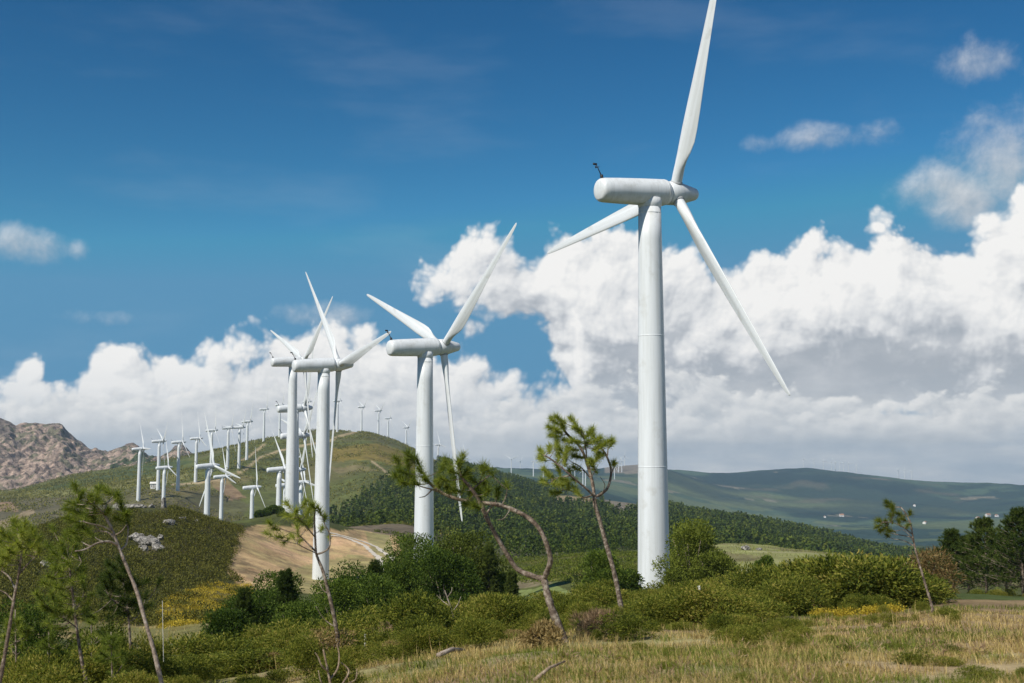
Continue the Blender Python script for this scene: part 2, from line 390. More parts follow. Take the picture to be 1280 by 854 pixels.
def terrain_mat():
    m, nt, out = new_mat('land')
    a = N(nt, 'Attribute', attribute_name='cover')
    tc = N(nt, 'TexCoord'); ob = tc.outputs['Object']
    g = N(nt, 'NewGeometry')
    n1 = noise_t(nt, 0.045, 7, 0.66, ob); n2 = noise_t(nt, 0.24, 8, 0.75, ob); n3 = noise_t(nt, 3.0, 5, 0.7, ob)
    v = math_n(nt, 'ADD', math_n(nt, 'MULTIPLY', n1.outputs['Fac'], 0.9), math_n(nt, 'ADD', math_n(nt, 'MULTIPLY', n2.outputs['Fac'], 1.1), math_n(nt, 'MULTIPLY', n3.outputs['Fac'], 0.7)))
    v = math_n(nt, 'ADD', math_n(nt, 'MULTIPLY', math_n(nt, 'SUBTRACT', v, 1.35), 1.75), 1.0)
    v = math_n(nt, 'MAXIMUM', v, 0.25)
    cmb = N(nt, 'CombineXYZ')
    for i in range(3): nt.links.new(v, cmb.inputs[i])
    c = mix_rgb(nt, 1.0, a.outputs['Color'], cmb.outputs[0], 'MULTIPLY')
    hue = N(nt, 'HueSaturation'); nt.links.new(c, hue.inputs['Color'])
    nt.links.new(math_n(nt, 'ADD', 0.47, math_n(nt, 'MULTIPLY', n2.outputs['Fac'], 0.06)), hue.inputs['Hue'])
    h = math_n(nt, 'ADD', math_n(nt, 'MULTIPLY', n2.outputs['Fac'], 1.0), math_n(nt, 'MULTIPLY', n3.outputs['Fac'], 0.25))
    principled(nt, out, hue.outputs[0], 0.95, 0.1, h, 0.55, 0.5)
    return m
M['land'] = terrain_mat()

# ------------------------------------------------------------------ terrain mesh with its land cover
def inpoly(px, py, poly):
    c = np.zeros(px.shape, bool); n = len(poly)
    for i in range(n):
        x1, y1 = poly[i]; x2, y2 = poly[(i + 1) % n]
        if y1 == y2: continue
        c ^= ((y1 > py) != (y2 > py)) & (px < (x2 - x1) * (py - y1) / (y2 - y1) + x1)
    return c
def dpath(px, py, path):
    d = np.full(px.shape, 1e9)
    for (x1, y1), (x2, y2) in zip(path[:-1], path[1:]):
        L = (x2 - x1) ** 2 + (y2 - y1) ** 2
        t = np.clip(((px - x1) * (x2 - x1) + (py - y1) * (y2 - y1)) / L, 0, 1)
        d = np.minimum(d, np.hypot(px - x1 - t * (x2 - x1), (py - y1 - t * (y2 - y1)) * 1.6))
    return d

CLEARING = [(284, 712), (296, 690), (303, 662), (330, 655), (372, 655), (430, 664), (492, 668), (498, 700), (494, 730), (440, 745), (390, 755), (345, 752), (300, 728)]
YELLOW = [(190, 768), (212, 745), (250, 733), (312, 728), (322, 752), (275, 775), (205, 788)]
HILLPATHS = [[(445, 540), (425, 545), (410, 552), (372, 558), (345, 565), (325, 572), (305, 588), (275, 600), (248, 604), (215, 606)],
             [(465, 577), (480, 588), (492, 600)], [(330, 556), (310, 572), (300, 576)]]
def land_cover(X, Y, Z):
    r = np.hypot(X, Y)
    px, py = project(X, Y, Z)
    px = np.where(Y > 1, px, -999)
    w = np.clip(r, 10, 1500)
    nx = fbm(X / w * 26, Y / w * 9, 4, 5); ny = fbm(X / w * 26 + 40, Y / w * 9, 4, 6)
    qx = px + 16 * nx; qy = py + 7 * ny
    big = fbm(X / 90, Y / 90, 4, 8); mid = fbm(X / 14, Y / 14, 4, 9); sml = fbm(X / 2.2, Y / 2.2, 3, 10)
    C = np.zeros((len(X), 3)) + np.array([0.075, 0.085, 0.028])
    def put(mask, col, k=1.0):
        nonlocal C
        mk = (np.clip(mask.astype(float), 0, 1) * k)[:, None]
        C = C * (1 - mk) + np.array(col) * mk
    # near meadow of dry grass
    near = 1 - sstep(28, 42, r + 8 * mid)
    put(near, (0.40, 0.30, 0.175)); put(near * sstep(0.0, 0.3, mid), (0.20, 0.20, 0.075), 0.7); put(near * sstep(0.05, 0.35, sml), (0.22, 0.15, 0.095), 0.7)
    put((r > 24) & (r < 62) & (px > 1020 + 40 * mid), (0.30, 0.21, 0.12), 0.8)
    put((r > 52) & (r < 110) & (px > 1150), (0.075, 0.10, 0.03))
    z = sstep(40, 60, r) * (1 - sstep(128, 150, r)) * (qx < 330)
    put(z * sstep(-0.15, 0.2, fbm(X / 10, Y / 10, 3, 14)), (0.33, 0.25, 0.115), 0.85); put(z * sstep(0.05, 0.3, mid), (0.14, 0.15, 0.05), 0.7)
    # heath knoll, gorse in flower
    put((r > 128) & (r < 300) & (qx < 312), (0.060, 0.062, 0.022)); put((r > 128) & (r < 300) & (qx < 312) & (mid > 0.12), (0.085, 0.072, 0.03), 0.7)
    put((r > 95) & (r < 200) & inpoly(qx, qy, YELLOW), (0.17, 0.14, 0.045), 0.6)
    # valley between the near slope and the wood
    v = (r > 125) & (r < 330) & (px > 470) & (px < 880)
    put(v, (0.085, 0.095, 0.028)); put(v & (mid > 0.08), (0.15, 0.125, 0.035), 0.6)
    put((r > 130) & (r < 215) & inpoly(qx, qy, [(628, 752), (640, 735), (700, 732), (720, 744), (690, 752)]), (0.20, 0.24, 0.08), 0.9)
    put((r > 130) & (r < 240) & inpoly(qx, qy, [(600, 722), (660, 722), (700, 730), (630, 733)]), (0.22, 0.17, 0.12), 0.6)
    # bare clearing
    cl = (r > 185) & (r < 345) & inpoly(qx, qy, CLEARING)
    put(cl, (0.50, 0.345, 0.185)); put(cl * sstep(.0, .15, mid + 0.4 * sml), (0.40, 0.31, 0.15), 0.7); put(cl * sstep(.12, .3, fbm(X / 5, Y / 11, 4, 88)), (0.56, 0.37, 0.22), .7); put(cl * sstep(.16, .3, fbm(X / 3, Y / 4, 4, 89)), (0.22, 0.17, 0.10), .6)
    put(cl & inpoly(qx, qy, [(330, 760), (345, 725), (385, 705), (440, 695), (500, 712), (500, 760)]), (0.27, 0.245, 0.105), 0.75)
    put(cl & inpoly(qx, qy, [(455, 668), (485, 672), (498, 735), (470, 712), (462, 690)]), (0.24, 0.24, 0.10), 0.7)
    # pale grassy ridge to the right
    gr = (r > 165) & (r < 300) & (qx > 868)
    put(gr, (0.245, 0.25, 0.10)); put(gr & (mid > 0.10), (0.17, 0.15, 0.075), 0.8); put(gr & (mid < -0.2), (0.33, 0.31, 0.17), 0.6)
    # hill and fields to the left
    hl = (r > 330) & (r < 2100) & (px < 560)
    put(hl, (0.105, 0.118, 0.036)); put(hl * sstep(0.0, 0.45, big), (0.125, 0.105, 0.048), 0.6); put(hl * sstep(0.05, 0.5, -big), (0.066, 0.078, 0.028), 0.6)
    put(hl * sstep(.30, .5, fbm(X / 40, Y / 40, 4, 77)), (0.19, 0.155, 0.08), 0.5)
    put(hl & inpoly(qx, qy, [(-300, 622), (60, 622), (140, 612), (150, 650), (60, 670), (-300, 690)]), (0.115, 0.098, 0.062), 0.85)
    put(hl & inpoly(qx, qy, [(130, 612), (250, 604), (320, 630), (300, 660), (150, 640)]), (0.10, 0.09, 0.05), 0.6)
    put(hl & inpoly(qx, qy, [(-300, 610), (60, 607), (150, 588), (200, 572), (240, 575), (150, 600), (60, 613), (-300, 616)]), (0.065, 0.088, 0.03), 0.9)
    put(hl & inpoly(qx, qy, [(-300, 616), (60, 613), (140, 602), (230, 588), (235, 598), (130, 613), (40, 624), (-300, 630)]), (0.21, 0.20, 0.075), 0.7)
    put(hl & inpoly(qx, qy, [(-300, 634), (14, 630), (20, 641), (-300, 650)]), (0.30, 0.20, 0.13), 0.8)
    put(hl & inpoly(qx, qy, [(-40, 668), (36, 638), (42, 641), (10, 668)]), (0.33, 0.25, 0.16), 0.7)
    put(hl & inpoly(qx, qy, [(258, 599), (282, 596), (316, 622), (288, 624)]), (0.26, 0.17, 0.11), 0.8)
    put(hl & inpoly(qx, qy, [(240, 605), (180, 616), (230, 618), (330, 596), (300, 590)]), (0.22, 0.18, 0.075), 0.5)
    put(hl & (r > 950) & inpoly(qx, qy, [(415, 560), (470, 558), (545, 574), (530, 592), (470, 580), (415, 576)]), (0.21, 0.155, 0.035), 0.75)
    put(hl & (r > 950) & inpoly(qx, qy, [(405, 583), (450, 585), (480, 594), (430, 592)]), (0.20, 0.16, 0.085), 0.6)
    for p_ in HILLPATHS:
        put(((r > 800) & (r < 1900)) * (1 - sstep(1.0, 2.6, dpath(px, py, p_))), (0.40, 0.31, 0.19), 0.9)
    put((r > 325) & (r < 480) & (qx > 395) & (qx < 512), (0.175, 0.135, 0.095), 0.9)
    put((r > 322) & (r < 660) & (qx > 295) & (qx <= 412), (0.088, 0.078, 0.040), 0.85)
    # the wood's floor and what lies beyond
    fw = (r > 380) & (r < 2300) & (qx > np.interp(r, [400, 850, 1000, 1150, 1300, 1800], [418, 418, 480, 535, 552, 552]))
    put(fw, (0.032, 0.052, 0.020)); put(fw & (fbm(X / 55, Y / 55, 3, 4) > 0.22), (0.085, 0.10, 0.034), 0.8)
    put(fw & (r < 560), (0.085, 0.082, 0.042), 0.85); put(fw & (r < 480) & (qx < 520), (0.15, 0.12, 0.085), 0.9)
    put((r > 900) & (r < 1800) & inpoly(qx, qy, [(690, 632), (700, 620), (745, 622), (752, 634)]), (0.32, 0.24, 0.14), 0.85)
    put((r > 900) & (r < 1800) & inpoly(qx, qy, [(750, 632), (760, 612), (790, 616), (800, 640), (780, 644)]), (0.26, 0.21, 0.17), 0.7)
    fr = r > 2300
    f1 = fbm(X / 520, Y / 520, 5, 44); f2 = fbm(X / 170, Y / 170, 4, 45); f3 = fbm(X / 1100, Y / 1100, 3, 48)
    put(fr, (0.068, 0.112, 0.075)); put(fr * sstep(-.02, .08, f1 + 0.5 * f2), (0.020, 0.048, 0.046), 0.88)  # far hills: dark patches are woodland with cloud shadow painted in
    put(fr & (r < 4600) & (f1 + 0.6 * f2 < -0.2), (0.15, 0.175, 0.085), 0.6)
    put((fr & (r > 3700)) * sstep(.0, .12, f3 + 0.4 * f1), (0.012, 0.034, 0.040), 0.65)  # broad darker blue-green patches: cloud shadow painted into the cover colour
    put((fr & (r > 4400)) * sstep(.32, .5, f2 - f1), (0.14, 0.125, 0.09), 0.5)
    put(fr & (f2 > 0.50), (0.26, 0.23, 0.17), 0.7)
    put(fr & (r > 2300) & (r < 3600) & (px > 1000) & (f2 + f1 < 0.05), (0.095, 0.125, 0.062), 0.7)
    put(fr & (px > 755) & (px < 815) & (py < 592), (0.24, 0.20, 0.16), 0.8)
    return C

def build_ground():
    az = np.unique(np.concatenate([np.linspace(-math.pi, -0.5, 60), np.linspace(-0.5, 0.5, 680), np.linspace(0.5, math.pi, 60)]))[:-1]
    rr = np.concatenate([np.linspace(0.4, 4, 12)[:-1], np.exp(np.linspace(math.log(4), math.log(200), 330))[:-1],
                         np.exp(np.linspace(math.log(200), math.log(2600), 330))[:-1], np.exp(np.linspace(math.log(2600), math.log(8100), 130))])
    A, R = np.meshgrid(az, rr)
    X = (np.sin(A) * R).ravel(); Y = (np.cos(A) * R).ravel(); Z = terrain(X, Y)
    na, nr = len(az), len(rr)
    i = np.arange(nr - 1)[:, None]; k = np.arange(na)[None, :]
    q = np.stack([i * na + k, i * na + (k + 1) % na, (i + 1) * na + (k + 1) % na, (i + 1) * na + k], -1).reshape(-1, 4)[:, ::-1]
    V = np.stack([X, Y, Z], 1)
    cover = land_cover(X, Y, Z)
    V = np.vstack([V, [0, 0, 0.0]]); cover = np.vstack([cover, cover[0]])
    cap = np.stack([np.full(na, len(V) - 1), (np.arange(na) + 1) % na, np.arange(na)], 1)
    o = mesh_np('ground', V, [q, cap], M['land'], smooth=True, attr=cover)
    tag(o, kind='structure'); return o
build_ground()

# ------------------------------------------------------------------ rocky mountain behind the left fields
def build_mountain():
    sky = [(-400, 540), (-250, 528), (-120, 532), (-40, 522), (0, 521), (12, 524), (20, 529), (35, 530), (44, 528.5), (50, 530), (78, 530), (84, 538), (95, 549), (113, 562), (127, 562), (135, 564), (150, 559),
           (158, 555), (166, 553), (172, 556), (178, 563), (186, 569), (200, 571), (214, 563), (219, 557), (228, 556), (234, 561), (242, 569), (255, 567), (268, 566), (285, 570), (310, 580), (350, 592)]
    base = [(-400, 622), (0, 622), (60, 615), (100, 605), (140, 597), (200, 583), (260, 580), (350, 596)]
    nx, nt_ = 560, 230
    px = np.linspace(-400, 350, nx)
    t = np.linspace(0, 1.25, nt_)
    sy = np.interp(px, *zip(*sky)); by = np.interp(px, *zip(*base))
    PX, T = np.meshgrid(px, t)
    r = 1780 + 560 * T
    prof = np.where(T <= 1, T ** 0.85, 1 - (T - 1) * 1.6)
    SY = np.broadcast_to(sy, PX.shape); BY = np.broadcast_to(by, PX.shape)
    py = BY + (SY - BY) * prof
    x = (PX - CX) / F; u = -(py - CY) / F
    dx, dy, dz = x, CP - u * SP, SP + u * CP
    s = r / np.hypot(dx, dy)
    X, Y, Z = dx * s, dy * s, dz * s + EYE
    def ridg(a, b, sd): return 1 - np.abs(2 * vnoise(a, b, sd)) * 2
    d = 10 * fbm(X / 60, Y / 60, 5, 61, 0.62) + 4.0 * (ridg(X / 30, Y / 60, 62) - .5) + 2.6 * (ridg(X / 9, Y / 17, 63) - .5) + 2.4 * np.sign(vnoise(X / 8, Y / 12, 64)) * np.abs(vnoise(X / 8, Y / 12, 64)) ** 0.5
    Z = Z + d * np.clip(1.15 - 0.75 * sstep(.8, 1, T), 0.3, 1) * sstep(0, 0.1, T) - 6 * (1 - sstep(0, 0.06, T))
    i = np.arange(nt_ - 1)[:, None]; k = np.arange(nx - 1)[None, :]
    q = np.stack([i * nx + k, i * nx + k + 1, (i + 1) * nx + k + 1, (i + 1) * nx + k], -1).reshape(-1, 4)
    # green brush in the hollows: real cover with a shape of its own
    xf, yf, tf, pf = X.ravel(), Y.ravel(), T.ravel(), PX.ravel()
    k1 = fbm(xf / 90, yf / 90, 5, 66, .6); k2 = fbm(xf / 14, yf / 14, 4, 67, .65)
    cov = np.zeros((len(xf), 3)) + np.array([0.30, 0.225, 0.18])
    dk = sstep(-.1, .35, k1 + .5 * k2 + (tf - .62) * 1.3)[:, None] * .75
    cov = cov * (1 - dk) + np.array([0.115, 0.10, 0.09]) * dk
    pk = sstep(.1, .45, k2 - .3 * k1)[:, None] * .6
    cov = cov * (1 - pk) + np.array([0.37, 0.285, 0.235]) * pk
    gk = ((pf > 138) & (pf < 215)) * sstep(-.05, .12, k1 * .8 + k2 * .7 + .12 - abs(pf - 175) / 300.0 - abs(tf - .45) * .35)
    gk = np.maximum(gk, sstep(.30, .42, k2 - k1 * .6 + .12) * .7)[:, None]
    cov = cov * (1 - gk) + np.array([0.055, 0.07, 0.03]) * gk
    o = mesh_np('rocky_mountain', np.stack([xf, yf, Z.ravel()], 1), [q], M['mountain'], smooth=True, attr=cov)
    tag(o, kind='structure')
build_mountain()

# ------------------------------------------------------------------ turbine prototype parts
def circ(n, rx, ry, cx=0, cy=0): 
    a = np.linspace(0, 2 * math.pi, n, endpoint=False)
    return np.stack([cx + rx * np.cos(a), cy + ry * np.sin(a)], 1)
TOWER_TOP = HUB_H - 1.78
def tower_mesh():
    m = MB(); n = 40
    prof = [(-1.5, 1.58), (0, 1.56), (0.12, 1.56)]
    for k in range(1, 13): prof.append((TOWER_TOP * k / 12.0, 1.55 - (1.55 - 1.10) * k / 12.0))
    rings = [np.column_stack([circ(n, r, r), np.full(n, z)]) for z, r in prof]
    m.ring_loft(rings)
    for k in (1/3, 2/3, 0.985):
        z = TOWER_TOP * k; r = 1.55 - 0.45 * k + 0.012
        m.ring_loft([np.column_stack([circ(n, rr, rr), np.full(n, zz)]) for zz, rr in ((z - .05, r - .012), (z - .04, r), (z + .04, r), (z + .05, r - .014))], cap=False)
    return m
def axis_frame(y, x, z):
    """nacelle coordinates (along the tilted rotor axis) -> turbine coordinates"""
    c, s = math.cos(TILT), math.sin(TILT)
    return np.stack([x, y * c - z * s, HUB_H - HUB_F * math.tan(TILT) * 0 + (y - HUB_F) * s + z * c], 1)
def lathe_y(m, prof, n=32, flat=0.0):
    rings = []
    for (y, r) in prof:
        c = circ(n, r, r)
        x, z = c[:, 0], c[:, 1]
        if flat: z = np.maximum(z, -r * flat)
        rings.append(axis_frame(np.full(n, y), x, z)[::-1])
    m.ring_loft(rings)
def nacelle_mesh():
    m = MB()
    lathe_y(m, [(-5.95, 0.2), (-5.93, 0.85), (-5.83, 1.02), (-5.65, 1.13), (-5.25, 1.2), (-3.6, 1.26), (-1.0, 1.32), (1.3, 1.34), (1.75, 1.31), (1.95, 1.2), (1.97, 0.6)], 40, 0.93)
    # saddle that carries the nacelle on the tower
    rings = [np.column_stack([circ(32, r, r, 0, 0), np.full(32, z)]) for z, r in ((TOWER_TOP - .03, 1.06), (TOWER_TOP + .1, 1.12), (TOWER_TOP + .3, 1.16), (TOWER_TOP + .9, 1.25))]
    m.ring_loft(rings)
    # seam at the front cover
    lathe_y(m, [(1.50, 1.30), (1.505, 1.345), (1.56, 1.345), (1.565, 1.30)], 40, 0.93)
    return m
def spinner_mesh():
    m = MB()
    lathe_y(m, [(2.03, 0.5), (2.05, 1.05), (2.2, 1.17), (3.3, 1.16), (3.9, 1.02), (4.9, 0.76), (5.5, 0.60), (5.62, 0.52), (5.72, 0.40), (5.78, 0.2)], 36)
    return m
def blade_mesh():
    m = MB(); n = 22
    zs = [0.75, 1.2, 1.9, 2.6, 3.4, 4.4, 5.4, 6.6, 8.5, 11, 14, 17, 20, 22.5, 24, 24.8, 25.15, ROT_R]
    ch = [1.05, 1.05, 1.06, 1.13, 1.34, 1.64, 1.82, 1.86, 1.76, 1.56, 1.32, 1.09, 0.87, 0.69, 0.54, 0.41, 0.28, 0.08]
    th = [1.05, 1.05, 1.04, 0.98, 0.85, 0.68, 0.56, 0.47, 0.39, 0.31, 0.245, 0.19, 0.145, 0.11, 0.085, 0.06, 0.04, 0.015]
    rings = []
    for z, c, t in zip(zs, ch, th):
        a = np.linspace(0, 2 * math.pi, n, endpoint=False)
        k = sstep(1.9, 5.4, z)
        xx = 0.5 * np.cos(a); yy = 0.5 * np.sin(a)
        tail = 1 - 0.85 * k * np.clip((xx + 0.1) / 0.6, 0, 1)
        X = c * (xx + 0.18 * k); Yy = t * yy * tail
        tw = math.radians(15) * (1 - sstep(1.9, 22, z)) * k + math.radians(1.5)
        rings.append(np.stack([X * math.cos(tw) - Yy * math.sin(tw), X * math.sin(tw) + Yy * math.cos(tw), np.full(n, z)], 1))
    m.ring_loft(rings)
    return m
def collar_mesh():
    m = MB()
    m.ring_loft([np.column_stack([circ(28, r, r), np.full(28, z)]) for z, r in ((0.9, 0.50), (0.92, 0.60), (1.22, 0.60), (1.24, 0.50))])
    return m
def vane_mesh():
    m = MB()
    p = lambda y, x, z: axis_frame(np.array([y]), np.array([x]), np.array([z]))[0]
    m.tube([p(-5.45, 0, 1.05), p(-5.5, 0, 1.5)], 0.16, 8)
    m.tube([p(-5.5, 0, 1.4), p(-6.0, 0, 2.45)], [0.06, 0.035], 6)
    m.tube([p(-5.88, -.3, 2.2), p(-5.88, .3, 2.2)], 0.03, 6)
    m.box(p(-6.15, 0, 2.5), (0.04, 0.45, 0.2)); m.tube([p(-5.88, -.3, 2.2), p(-5.88, -.3, 2.4)], 0.07, 6)
    return m
def stain_mesh():
    m = MB()                                   # a rust run below the tower head, proud of the paint
    rows = [(-0.25, .05), (-0.6, .10), (-1.4, .12), (-2.3, .09), (-2.7, .02)]
    V = []; Fq = []
    for i, (dz, hw) in enumerate(rows):
        z = TOWER_TOP + dz; R_ = 1.55 - 0.45 * z / TOWER_TOP + 0.006
        for s in (-1, 0, 1):
            a = math.radians(-112) + s * hw / R_ + 0.03 * math.sin(3 * dz)
            V.append((R_ * math.cos(a), R_ * math.sin(a), z))
    for i in range(4):
        for s in range(2): Fq.append((i * 3 + s, i * 3 + s + 1, i * 3 + s + 4, i * 3 + s + 3))
    m.add(V, Fq); return m
def door_mesh():
    m = MB(); V = []; Fq = []
    for z in (0.5, 0.54, 2.6, 2.64):
        R_ = 1.56 - 0.012 * z + (0.03 if 0.52 < z < 2.62 else 0.0)
        for k in range(7):
            a = math.radians(-150) + (k - 3) * 0.09; V.append((R_ * math.cos(a), R_ * math.sin(a), z))
    for i in range(3):
        for k in range(6): Fq.append((i * 7 + k, i * 7 + k + 1, i * 7 + k + 8, i * 7 + k + 7))
    m.add(V, Fq); return m

class Turbine: pass
def make_turbine():
    t = Turbine()
    t.root = bpy.data.objects.new('wind_turbine', None); link(t.root)
    t.tower = tower_mesh().build('tower', M['white'], t.root)
    t.door = door_mesh().build('door', M['grey'], t.tower)
    t.stain = stain_mesh().build('rust_stain', M['rust'], t.tower)
    t.nac = nacelle_mesh().build('nacelle', M['white'], t.root)
    t.vane = vane_mesh().build('wind_vane', M['black'], t.nac)
    t.spin = spinner_mesh().build('spinner', M['white'], t.root)
    t.blades = []; t.collars = []
    for k in range(3):
        if k == 0:
            b = blade_mesh().build('blade', M['white'], t.root); c = collar_mesh().build('blade_collar', M['grey'], b)
        else:
            b = t.blades[0].copy(); link(b, t.root); c = t.collars[0].copy(); link(c, b)
        t.blades.append(b); t.collars.append(c)
    return t
HUBPOS = Vector((0, HUB_F * math.cos(TILT), HUB_H))
def pose(blades, phi):
    for k, b in enumerate(blades):
        b.matrix_local = Matrix.Translation(HUBPOS) @ Matrix.Rotation(TILT, 4, 'X') @ Matrix.Rotation(math.radians(phi + 120 * k), 4, 'Y')
PROTO = make_turbine()
for o in [PROTO.tower, PROTO.nac, PROTO.spin] + PROTO.blades:
    if o.type == 'MESH':
        pass
first = [True]
def place_turbine(base, psi, phi, label, group, small=False):
    if first[0]:
        first[0] = False
        root = PROTO.root; blades = PROTO.blades
    else:
        root = PROTO.root.copy(); link(root)
        for src in (PROTO.tower, PROTO.nac, PROTO.spin):
            c = src.copy(); link(c, root)
            if not small:
                for g in src.children:
                    if g.name.startswith('rust_stain'): continue
                    d = g.copy(); link(d, c)
        blades = []
        for src in PROTO.blades:
            c = src.copy(); link(c, root); blades.append(c)
            if not small:
                d = PROTO.collars[0].copy(); link(d, c)
    root.location = base; root.rotation_euler = (0, 0, -math.radians(psi))
    pose(blades, phi)
    tag(root, label, 'wind turbine', group)
    return root
for (hx, hy, r, psi, phi, lab), A in zip(NEAR, _A):
    place_turbine(A[2], psi, phi, lab, 'large white wind turbines in the foreground row')

def solve_r(hx, hy, r0, r1):
    rs = np.linspace(r0, r1, 240); best = None
    d = ray(hx, hy); hh = math.hypot(d[0], d[1])
    X = d[0] / hh * rs; Y = d[1] / hh * rs; Z = d[2] / hh * rs + EYE
    e = Z - HUB_H - terrain(X, Y)
    k = int(np.argmin(np.abs(e)))
    return rs[k], e[k] / rs[k] * F
FAR = [  # hub pixel, range of distances, yaw, rotor angle, label
 ('valley', 380.5, 509, 340, 420, 60, 150, 'partly hidden white turbine whose nacelle shows left of the fourth tower, near hill summit height'),
 ('valley', 380, 542, 400, 520, 60, 165, 'partly hidden white turbine, nacelle just below another nacelle behind the fourth large tower'),
 ('valley', 357, 585, 560, 760, 62, -45, 'small white turbine left of the fourth tower, two blades pointing up left, third down right'),
 ('valley', 376, 583, 600, 800, 62, 35, 'small white turbine showing only its spinner and blades between the two left large towers'),
 ('valley', 362, 619, 700, 950, 62, 40, 'lowest white turbine left of the fourth tower, its nacelle close above the clearing pine'),
 ('valley', 382, 603, 650, 900, 62, 95, 'small white turbine low between the two left large towers, with one blade pointing right'),
 ('valley', 321.5, 609, 620, 960, 66, 0, 'white turbine alone above the tan clearing, one blade straight up against the green hill'),
 ('valley', 268, 575, 560, 800, 50, 102, 'biggest of the left hill turbines, its foot hidden behind the heath knoll'),
 ('valley', 283, 595, 640, 940, 62, -20, 'white turbine right beside the biggest of the left hill turbines, nacelle a little lower'),
 ('slope', 180, 559.5, 860, 1250, 62, -30, 'leftmost white turbine on the hill, in front of the rocky mountain'),
 ('slope', 204, 551, 950, 1300, 62, 55, 'white turbine beside a tiny white hut on the slope'),
 ('slope', 211, 584, 800, 1100, 62, -17, 'low white turbine rising directly behind the boulders on the heath knoll'),
 ('slope', 228.5, 553, 950, 1250, 62, 0, 'white turbine right of the mountain knob, one blade straight up'),
 ('slope', 250, 547.5, 1000, 1300, 62, -12, 'fifth white turbine from the left on the slope, in front of the pale mountain saddle'),
 ('slope', 269, 537, 1050, 1400, 62, 15, 'white turbine directly behind the biggest of the left hill turbines'),
 ('slope', 289.5, 534, 1100, 1420, 62, 35, 'white turbine left of a close pair on the rising hillside'),
 ('slope', 303.5, 534, 1100, 1420, 62, 40, 'left one of a close pair of turbines above the hillside path'),
 ('slope', 313, 527, 1150, 1450, 62, 30, 'right and taller one of the close pair of turbines above the hillside path'),
 ('crest', 333.5, 510.5, 1250, 1560, 62, 20, 'white turbine on the skyline left of the hill summit, clear of the large towers'),
 ('crest', 353, 498.5, 1400, 1700, 62, 35, 'white turbine on the summit skyline just left of the fourth large tower'),
 ('crest', 387, 498, 1450, 1760, 62, 15, 'summit turbine seen in the gap between the two left large towers'),
 ('crest', 425, 500, 1450, 1800, 62, 10, 'summit turbine at the right edge of the tower by the track'),
 ('crest', 454.5, 508.5, 1500, 2000, 62, 175, 'white turbine right of the summit with its blade hanging in line with its tower'),
 ('crest', 475.5, 513.5, 1500, 2100, 62, 178, 'second skyline turbine right of the summit, blade down along its tower'),
 ('crest', 487.5, 523.5, 1600, 2500, 62, 25, 'third skyline turbine right of the summit, one blade slanting to the right'),
 ('crest', 510, 535, 1800, 2900, 62, 55, 'smaller skyline turbine on the falling right shoulder of the hill'),
 ('crest', 550, 549, 2000, 3200, 62, 100, 'tiny turbine peeking out right behind the second largest tower'),
 ('plain', 581, 561, 2200, 3400, 62, -12, 'tiny turbine right of the hanging blade of the second largest turbine'),
 ('plain', 639.4, 574, 2800, 4300, 12, 62, 'small turbine facing the viewer above the dark wood, two blades raised in a V'),
 ('plain', 651, 586, 3600, 4600, 40, 30, 'tiny half hidden turbine between two bigger ones over the wood edge'),
 ('plain', 668, 577, 2300, 3300, 62, -8, 'small turbine above the dark wood left of the windswept pine crown, one blade up'),
 ('plain', 680.5, 578, 2300, 3400, 62, 60, 'small turbine at the left edge of the windswept pine crown'),
 ('plain', 715.6, 577, 2300, 3500, 62, 30, 'left one of two small turbines seen through the windswept pine crown'),
 ('plain', 719.5, 579, 2400, 3600, 62, 80, 'right one of two small turbines seen through the windswept pine crown'),
 ('plain', 730, 588, 2300, 3200, 62, 10, 'left one of a low pair of turbines behind the windswept pine trunk'),
 ('plain', 733, 588, 2300, 3200, 62, 70, 'right one of a low pair of turbines behind the windswept pine trunk'),
 ('plain', 769, 584, 3300, 4600, 55, 20, 'lowest tiny turbine left of the flat topped rocky hill'),
 ('plain', 774, 576, 3300, 4700, 55, 50, 'tiny turbine next to the lowest one, left of the flat topped rocky hill'),
 ('plain', 778, 576, 3500, 4700, 55, 80, 'tiny turbine touching the left edge of the flat topped rocky hill'),
 ('plain', 781, 570, 3800, 4800, 30, 5, 'tiny turbine standing highest on the flat topped rocky hill'),
]
GR = {'valley': 'turbines in the valley behind the clearing', 'slope': 'turbines lined up on the hillside', 'crest': 'turbines along the hill skyline', 'plain': 'distant turbines beyond the wood'}
for (g, hx, hy, r0, r1, psi, phi, lab) in FAR:
    r, err = solve_r(hx, hy, r0, r1)
    if abs(err) > 1.5: print('turbine', hx, hy, 'r', round(r), 'err px', round(err, 1))
    p = at(hx, hy, r)
    b = Vector((p.x - HUB_F * math.sin(math.radians(psi)), p.y - HUB_F * math.cos(math.radians(psi)), 0))
    b.z = gz(b.x, b.y) - 0.3
    place_turbine(b, psi, phi, lab, GR[g], small=(g in ('plain', 'crest')))
ordn = ['first', 'second', 'third', 'fourth', 'fifth', 'sixth', 'seventh', 'eighth', 'ninth', 'tenth', 'eleventh', 'twelfth']
for k, (hx, hy) in enumerate([(1005, 577), (1018, 578), (1029.7, 578), (1039.5, 580), (1044.5, 579), (1050, 580), (1054.5, 583), (1061, 583), (1070.5, 584), (1122.5, 585), (1130.7, 585), (1139.5, 585)]):
    rs = np.linspace(5300, 6100, 60); best = (-1e9, 5800)
    d = ray(hx, 590); hh = math.hypot(d[0], d[1])
    zt = terrain(d[0] / hh * rs, d[1] / hh * rs); k2 = int(np.argmax((zt - EYE) / rs)); r = rs[k2] + 10 * ((k * 7) % 5)
    p = ground(hx, r, 590)
    place_turbine(p, 60 + 7 * (k % 3), (k * 47) % 120, '%s from the left of the tiny turbines on the far blue ridge' % ordn[k], 'tiny turbines on the far blue ridge', small=True)

